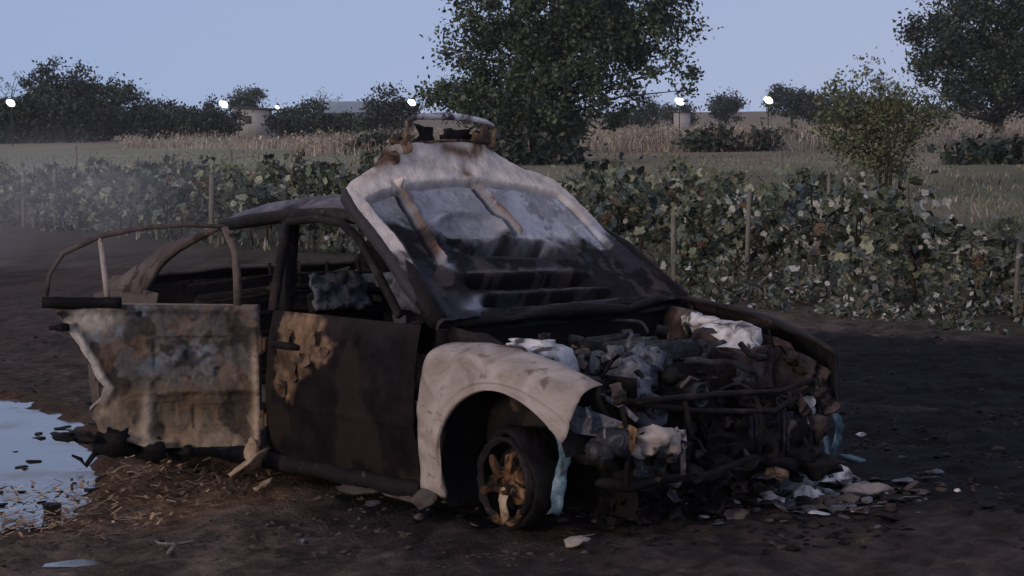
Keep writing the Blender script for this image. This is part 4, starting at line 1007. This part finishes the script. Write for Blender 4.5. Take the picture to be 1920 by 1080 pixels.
fars = [
 # x, y, h, list of shapes, label
 ('broad dark round-topped tree in the left background', -34.5, 168, 6.2, [(-.5, 0, 3.2, 3.4, 3, 3.1), (2.8, 0, 2.6, 3.6, 2.5, 2.3), (-3.6, 0, 2.0, 2.2, 2, 1.9), (.5, 0, 1.4, 5.2, 2, 1.6)], 31, 'far_dark'),
 ('dark rounded bush right of the broad left tree', -27.3, 166, 3.4, [(0, 0, 1.5, 3.2, 2, 1.7), (2.8, 0, 1.1, 2.2, 2, 1.2)], 32, 'far_dark'),
 ('lower dark hedge tree right of the left bushes', -24.2, 172, 3.2, [(0, 0, 1.4, 2.6, 2, 1.5)], 33, 'far_dark'),
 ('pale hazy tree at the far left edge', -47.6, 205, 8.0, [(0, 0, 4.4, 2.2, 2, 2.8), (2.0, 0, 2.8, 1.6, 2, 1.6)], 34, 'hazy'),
 ('small round tree above the pale shed', -26.1, 215, 5.4, [(0, 0, 3.2, 1.9, 2, 1.7)], 35, 'far_mid'),
 ('dark bushy tree right of the pale shed', -17.9, 178, 3.2, [(0, 0, 1.5, 2.2, 1.8, 1.3), (1.6, 0, 2.0, 1.2, 1.5, .9)], 36, 'far_dark'),
 ('dark shrubbery tree between long grey building and tall centre tree', -8.8, 160, 4.2, [(0, 0, 2.0, 2.0, 1.8, 1.9), (-1.6, 0, 1.2, 1.3, 1.5, 1.1)], 37, 'far_dark'),
 ('dark round tree left of the rightmost lamp', 21.4, 212, 4.4, [(0, 0, 2.2, 1.9, 2, 1.6)], 38, 'far_dark'),
 ('dark peaked tree right of the rightmost lamp', 27.4, 208, 5.4, [(0, 0, 2.4, 2.7, 2, 2.1), (-1.0, 0, 3.3, 1.2, 1.2, 1.0), (2.6, 0, 1.8, 2.0, 2, 1.6)], 39, 'far_dark'),
 ('low dark tree behind the young olive tree', 32.4, 205, 4.4, [(0, 0, 1.9, 2.8, 2, 1.7), (3.0, 0, 1.7, 2.4, 2, 1.5)], 40, 'far_mid'),
 ('dark tree between the two right lamps', 16.6, 215, 3.4, [(0, 0, 1.5, 2.3, 2, 1.3)], 41, 'far_mid'),
 ('small dark tree right of the tall centre tree', 12.6, 200, 3.0, [(0, 0, 1.6, 1.5, 1.6, 1.4), (-1.8, 0, 1.2, 1.4, 1.5, 1.1)], 42, 'far_dark'),
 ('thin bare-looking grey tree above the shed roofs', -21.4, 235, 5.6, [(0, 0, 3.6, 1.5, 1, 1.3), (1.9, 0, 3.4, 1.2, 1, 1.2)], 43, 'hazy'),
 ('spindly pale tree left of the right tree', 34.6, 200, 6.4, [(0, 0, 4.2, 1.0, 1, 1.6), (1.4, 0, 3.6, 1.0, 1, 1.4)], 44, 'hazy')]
for lb, x, y, h, sh, sd_, m_ in fars:
    vol = sum(s[3]*s[5] for s in sh)
    sparse = m_ == 'hazy'
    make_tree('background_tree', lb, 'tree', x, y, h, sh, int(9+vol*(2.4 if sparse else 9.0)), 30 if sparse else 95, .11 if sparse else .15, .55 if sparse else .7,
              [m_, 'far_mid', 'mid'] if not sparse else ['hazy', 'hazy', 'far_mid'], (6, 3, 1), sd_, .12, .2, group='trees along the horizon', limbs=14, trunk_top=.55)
# low hedges and thickets
def thicket(name, label, x, y, sx, sz, seed, mats=('far_dark', 'dark', 'tan_d'), cat='bush', n=60, nl=55):
    return make_tree(name, label, cat, x, y, sz*1.6, [(0, 0, sz*.55, sx, 1.2, sz*.6)], n, nl, .16, .55, list(mats), (6, 3, 1.2), seed, .04, .1, group='low bushes in the dry grass', limbs=10, trunk_top=.5)
thicket('hedge', 'long low dark hedge under the left background trees', -36.0, 158, 8.0, 2.9, 51, ('far_dark', 'far_mid', 'dark'), 'hedge', 260, 90)
thicket('hedge', 'low dark hedge running below the dark bushes left of the pale shed', -24.5, 160, 4.0, 2.0, 57, ('far_dark', 'far_mid', 'dark'), 'hedge', 120, 90)
thicket('hedge', 'dark hedge along the foot of the long blue-grey building', -14.0, 168, 5.2, 1.7, 58, ('far_dark', 'far_mid', 'dark'), 'hedge', 150, 90)
thicket('thicket', 'low dark thicket in dry grass right of the centre tree', 9.4, 92, 1.9, .75, 52)
thicket('thicket', 'dark low bush strip at the right edge beneath the right tree', 15.4, 66, 2.3, .55, 53)
thicket('thicket', 'low brown-green bushes left of the hood in the dry grass', -5.8, 96, 1.7, .7, 54, ('far_mid', 'tan_d', 'dark'))
thicket('thicket', 'dark undergrowth clump at the foot of the tall centre tree', .6, 72.5, 1.9, 1.0, 55)
thicket('thicket', 'small dark bush in dry grass left of the young olive tree', 12.4, 100, 1.1, .6, 56)

# ------------------------------------------------------------------ far buildings, lamps
M['wall'] = burnt('pale_render', [(.3, (.30, .30, .32)), (.7, (.42, .42, .44))], 1, bump=0)
M['roofd'] = burnt('dark_roof', [(.3, (.05, .05, .055)), (.7, (.09, .085, .09))], 1, bump=0)
M['sheet'] = burnt('blue_grey_sheet', [(.3, (.20, .25, .31)), (.7, (.30, .36, .43))], .6, bump=0)
sh = empty('shed', (-22.8, 190, 0)); tag(sh, 'small pale-walled shed far off between dark trees on the left', 'shed')
b = MB(); b.box((0, 0, 1.2), (3.1, 2.6, 2.4)); b.build('wall', M['wall'], sh)
b = MB(); b.box((0, 0, 2.5), (3.6, 3.1, .16), Matrix.Rotation(.05, 3, 'Y')); b.box((1.8, .2, 2.35), (2.2, 2.6, .14)); b.build('roof', M['roofd'], sh)
b = MB(); b.box((-.3, -1.33, 1.5), (.6, .06, .7)); b.build('window', M['roofd'], sh)
gh = empty('farm_building', (-14.2, 192, 0)); tag(gh, 'long low blue-grey sheet building far off left of the centre tree', 'building')
b = MB(); b.box((0, 0, 1.0), (5.2, 3.6, 2.0)); b.build('wall', M['sheet'], gh)
b = MB(); b.add([(-2.8, -2, 2.0), (2.8, -2, 2.0), (2.8, 0, 3.0), (-2.8, 0, 3.0), (-2.8, 2, 2.0), (2.8, 2, 2.0)], [(0, 1, 2, 3), (3, 2, 5, 4), (0, 3, 4), (1, 5, 2)]); b.build('roof', M['sheet'], gh, smooth=False, solid=.08)
sh = empty('hut', (14.3, 178, 0)); tag(sh, 'tiny pale hut at the foot of the lamp right of the centre tree', 'hut')
b = MB(); b.box((0, 0, .8), (1.3, 1.2, 1.7)); b.build('wall', M['wall'], sh)
b = MB(); b.box((0, 0, 1.7), (1.6, 1.5, .1), Matrix.Rotation(.08, 3, 'Y')); b.build('roof', M['roofd'], sh)
def lampmat(name, c, s_):
    m = bpy.data.materials.new(name); m.use_nodes = True; bb = m.node_tree.nodes['Principled BSDF']
    bb.inputs['Emission Color'].default_value = (*c, 1); bb.inputs['Emission Strength'].default_value = s_; return m
LW = lampmat('lamp_white', (1, .93, .76), 4); LY = lampmat('lamp_yellowish', (1, .97, .62), 4)
def lamp(x, y, z, r, m, label):
    root = empty('street_lamp', (x, y, 0)); tag(root, label, 'street lamp', 'lit lamps on the horizon')
    b = MB(); b.tube([(0, .1, 0), (0, .1, z+.15), (0, -.1, z+.3)], .035, 6); b.build('pole', M['roofd'], root)
    b = MB(); b.blob((0, -.1, z), (r*1.15, r*.8, r*.82), 3, .08, rot=Matrix.Rotation(.6, 3, 'Y')); b.build('lamp_globe', m, root)
    b = MB(); b.disc((0, -.1, z+r*.75), (0, 0, 1), [(r*.7, 0), (r*.4, r*.25), (.01, r*.3)], 14); b.build('lamp_cap', M['roofd'], root)
    return root
lamp(-32.6, 140, 2.84, .27, LW, 'leftmost lit street lamp on the horizon')
lamp(-18.7, 140, 2.6, .26, LW, 'lit white lamp beside the pale shed')
lamp(-6.4, 140, 2.55, .24, LW, 'lit white lamp just left of the tall centre tree')
lamp(-15.2, 140, 2.35, .13, LW, 'smallest lit lamp, right of the pale shed')
lamp(11.1, 140, 2.42, .28, LW, 'lit white lamp just right of the tall centre tree')
lamp(16.9, 140, 2.42, .27, LY, 'rightmost lit lamp, slightly yellowish, before dark trees')

# ------------------------------------------------------------------ vine rows
def vleaf(b, p, s, q, mi):
    """five-lobed vine leaf, slightly cupped"""
    n = Vector((q.gauss(0, .8), q.gauss(0, .8)-.55, q.gauss(.25, .7))).normalized(); a = n.orthogonal().normalized()
    a = Matrix.Rotation(q.uniform(0, 6.28), 3, n) @ a; c = n.cross(a); b.mi = mi
    vs_ = [p]
    for k in range(10):
        an = 2*math.pi*k/10; r = s*(1.0 if k % 2 == 0 else .84)*q.uniform(.8, 1.15)
        vs_.append(p+(a*math.cos(an)+c*math.sin(an))*r-n*(.25*s if k % 2 == 0 else 0))
    b.add(vs_, [(0, k, k+1) for k in range(1, 10)]+[(0, 10, 1)])
def vine(seed, wts, h=1.0, nl=230):
    q = random.Random(seed); root = empty('grapevine')
    t = MB(); 
    t.tube([(0, 0, -.1), (.03, .02, .25), (-.02, 0, .5)], [.025, .02, .016], 6)
    tips = []
    for k in range(10):
        p = [Vector((0, 0, .4))]; d = Vector((q.uniform(-1, 1), q.uniform(-.5, .5), q.uniform(.3, 1))).normalized()
        for i in range(5):
            d = (d+Vector((q.uniform(-.4, .4), q.uniform(-.3, .3), q.uniform(-.35, .2)))).normalized(); p.append(p[-1]+d*.14)
        t.tube(p, [.010, .008, .007, .006, .005, .003], 5); tips += p
    t.build('stem', M['trunk'], root)
    b = MB(); clumps = []
    for k in range(15):
        p = q.choice(tips)+Vector((q.gauss(0, .22), q.gauss(0, .14), q.gauss(.02, .2))); p.z = max(.12, min(h, p.z))
        clumps.append((p, q.uniform(.08, .20), q.choices(range(6), wts)[0]))
    for k in range(nl):
        c_, r_, m_ = q.choice(clumps); mi_ = m_ if q.random() < .62 else q.choices(range(6), wts)[0]
        p = c_+Vector((q.gauss(0, .6), q.gauss(0, .5), q.gauss(0, .55)))*r_
        p.z = max(.05, p.z)
        vleaf(b, p, q.uniform(.022, .045) if mi_ == 3 else q.uniform(.030, .072), q, mi_)
    b.build('foliage', [L['vine_d'], L['vine_m'], L['vine_l'], L['vine_p'], L['vine_o'], L['vine_b']], root, smooth=False)
    return root
kinds = {'green': [vine(100+k, ((5, 4, 2.6, 1.3, .35, 1.2), (7, 3, 1.5, 1.0, .2, 2.0), (4, 3, 2.6, 1.6, 1.5, 1.0), (8, 3, 1.0, .6, .2, 1.5))[k]) for k in range(4)], 'mixed': [vine(110+k, (5, 4, 2, 2.0, .8, 1.5)) for k in range(3)], 'dusty': [vine(120+k, (6, 2, 1.2, 5.2, .7, 2.6), 1.0, 270) for k in range(3)]}
LBL = {('green', 0): 'leafy green grapevine in the nearest row left of the hood', ('mixed', 0): 'grapevine with mixed green and brown leaves right of the hood',
       ('dusty', 0): 'dusty pale-leaved grapevine at the right end of the nearest row', ('green', 1): 'green grapevine in the second row', ('green', 2): 'green grapevine in the farthest planted row'}
used = set(); q = random.Random(77)
def put_vine(kind, row, x, y):
    k = q.randrange(len(kinds[kind])); src = kinds[kind][k]
    if (kind, k) in used: o = copy_tree(src)
    else: o = src; used.add((kind, k))
    o.location = (x, y, max(ground_z(x, y), 0)-.02); o.rotation_euler = (0, 0, math.atan2(.81, -.58)+q.choice((0, math.pi))+q.uniform(-.3, .3))
    s_ = q.uniform(.9, 1.12); o.scale = (s_, s_, s_*(q.uniform(.68, .95) if kind == 'dusty' else q.uniform(.74, 1.06)))
    tag(o, LBL[(kind, row)], 'grapevine', 'grapevines planted in rows')
n = 42
for i in range(n):
    tt = i/(n-1); X = lerp(5.0, -9.6, tt)+q.uniform(-.12, .12); Y = lerp(16.9, 37.2, tt)+q.uniform(-.2, .2)
    e = X/Y*4000+960
    put_vine('dusty' if e > 1400 else ('mixed' if e > 1000 else 'green'), 0, X, Y)
for row, (n, off) in enumerate(((26, 2.2), (22, 4.6)), 1):
    for i in range(n):
        tt = i/(n-1); X = lerp(5.6 if row == 1 else 6.4, -8.5, tt)+off*.3+q.uniform(-.15, .15); Y = 18+((4.25-X)*.81)/.583+off/.583+q.uniform(-.3, .3)
        e = X/Y*4000+960
        if e < -120 or e > 1600: continue
        put_vine('green', row, X, Y)
b = MB(); q = random.Random(91)
for k in range(15000):
    e = q.uniform(900, 2050); kk = (e-960)/4000
    bk = q.uniform(-1.5, .35); Yb = (18+4.25*.81/.583+bk/.583)/(1+.81/.583*kk); Xb = Yb*kk
    hm = pl([(-1.5, .05), (-.7, .22), (0, .6), (.4, .7)], bk)*pl([(900, .3), (1300, .75), (1500, 1.0)], e)
    if fb(Xb*2.2, Yb*2.2, 5) < -.05: continue
    z = hm*q.random()**1.5
    b.mi = q.choices(range(6), (1.0, 6, .8, 1.6, .35, 1.8))[0]
    leafquad(b, Vector((Xb, Yb, ground_z(Xb, Yb)+z)), q.uniform(.012, .05), q, .3)
tag(b.build('dead_undergrowth', [L['tan_d'], L['vine_d'], L['weed_d'], L['vine_p'], L['vine_o'], L['vine_b']], smooth=False), kind='stuff')
for kk_, lst in kinds.items():
    for k, o in enumerate(lst):
        if (kk_, k) not in used:
            for ch in list(o.children): bpy.data.objects.remove(ch)
            bpy.data.objects.remove(o)
def stake(x, y, h, lean, r, label):
    b = MB(); b.tube([(0, 0, -.2), (lean*.5, 0, h*.5), (lean, .02, h)], [r*.75, r*.7, r*.6], 7)
    o = b.build('wooden_stake', M['wood']); o.location = (x, y, 0); tag(o, label, 'stake', 'wooden stakes along the vine rows')
def rowpt(px, back=0.0):
    """where the vine row (shifted back) is seen in image column px: a plain line intersection"""
    k = (px-960)/4000; return ((18+4.25*.81/.583+back/.583)/(1+.81/.583*k)*k, (18+4.25*.81/.583+back/.583)/(1+.81/.583*k))
for px, back, h, lean, r, lb in ((105, -.25, .95, .0, .045, 'pale stake in the vines second from the left edge'), (45, -.25, .85, .02, .045, 'leftmost wooden stake in the vine row'), (150, .9, 1.28, -.03, .04, 'tall stake topping the vines at the far left'),
      (397, -.25, .95, .02, .055, 'thick pale stake in the vines left of the hood'), (437, .9, 1.25, .0, .035, 'thin grey stake rising above the vines left of the hood'), (1265, -.3, .70, .0, .045, 'grey stake right beside the hood edge'),
      (1400, -.3, .98, .04, .035, 'reddish-grey leaning stake in the vines right of the hood'), (1470, 2.5, 1.25, -.02, .035, 'thin tall stake behind the vines left of the young tree'), (1556, 1.0, 1.12, .0, .03, 'thin stake directly below the young olive tree'),
      (1125, -.2, .85, .03, .035, 'short stake in vines just right of the hood top'), (1905, -.3, .75, .05, .03, 'rightmost stake at the frame edge')):
    x, y = rowpt(px, back); stake(x, y, h, lean, r, lb)

# ------------------------------------------------------------------ thin smoke still drifting off the burnt ground
def smoke(name, c, r, dens):
    b = MB(); b.blob((0, 0, 0), r, 2, 0, 20, 12); b.f = [f[::-1] for f in b.f]; o = b.build(name, None or M['black']); o.location = c
    m = bpy.data.materials.new('thin_smoke'); m.use_nodes = True; n = m.node_tree.nodes; l = m.node_tree.links
    n.remove(n['Principled BSDF']); v = n.new('ShaderNodeVolumePrincipled'); v.inputs['Color'].default_value = (.80, .84, .92, 1)
    tc = n.new('ShaderNodeTexCoord'); mp = n.new('ShaderNodeMapping'); mp.inputs['Scale'].default_value = tuple(1/k for k in r); l.new(tc.outputs['Object'], mp.inputs['Vector'])
    ln = n.new('ShaderNodeVectorMath'); ln.operation = 'LENGTH'; l.new(mp.outputs[0], ln.inputs[0])
    mr = n.new('ShaderNodeMapRange'); mr.interpolation_type = 'SMOOTHSTEP'; mr.inputs['From Min'].default_value = 1; mr.inputs['From Max'].default_value = .1
    l.new(ln.outputs['Value'], mr.inputs['Value'])
    nz = n.new('ShaderNodeTexNoise'); nz.inputs['Scale'].default_value = 1.1; nz.inputs['Detail'].default_value = 3; l.new(tc.outputs['Object'], nz.inputs['Vector'])
    r2 = n.new('ShaderNodeMapRange'); r2.inputs['From Min'].default_value = .35; r2.inputs['From Max'].default_value = .75; l.new(nz.outputs['Fac'], r2.inputs['Value'])
    m1 = n.new('ShaderNodeMath'); m1.operation = 'MULTIPLY'; l.new(mr.outputs[0], m1.inputs[0]); l.new(r2.outputs[0], m1.inputs[1])
    m2 = n.new('ShaderNodeMath'); m2.operation = 'MULTIPLY'; m2.inputs[1].default_value = dens; l.new(m1.outputs[0], m2.inputs[0]); l.new(m2.outputs[0], v.inputs['Density'])
    l.new(v.outputs[0], n['Material Output'].inputs['Volume']); o.data.materials.clear(); o.data.materials.append(m)
    tag(o, kind='stuff'); return o
smoke('smoke', (-5.6, 24.5, .75), (3.4, 2.4, 1.1), .32)

# ------------------------------------------------------------------ dusk haze over the fields
hb_ = MB(); hb_.box((0, 140, 9), (420, 330, 22)); hz = hb_.build('haze', M['black'], smooth=False); hz.data.materials.clear()
m = bpy.data.materials.new('haze_air'); m.use_nodes = True; n = m.node_tree.nodes; n.remove(n['Principled BSDF'])
v = n.new('ShaderNodeVolumePrincipled'); v.inputs['Color'].default_value = (.80, .86, .95, 1); v.inputs['Density'].default_value = .00032
m.node_tree.links.new(v.outputs[0], n['Material Output'].inputs['Volume']); hz.data.materials.append(m); tag(hz, kind='stuff')
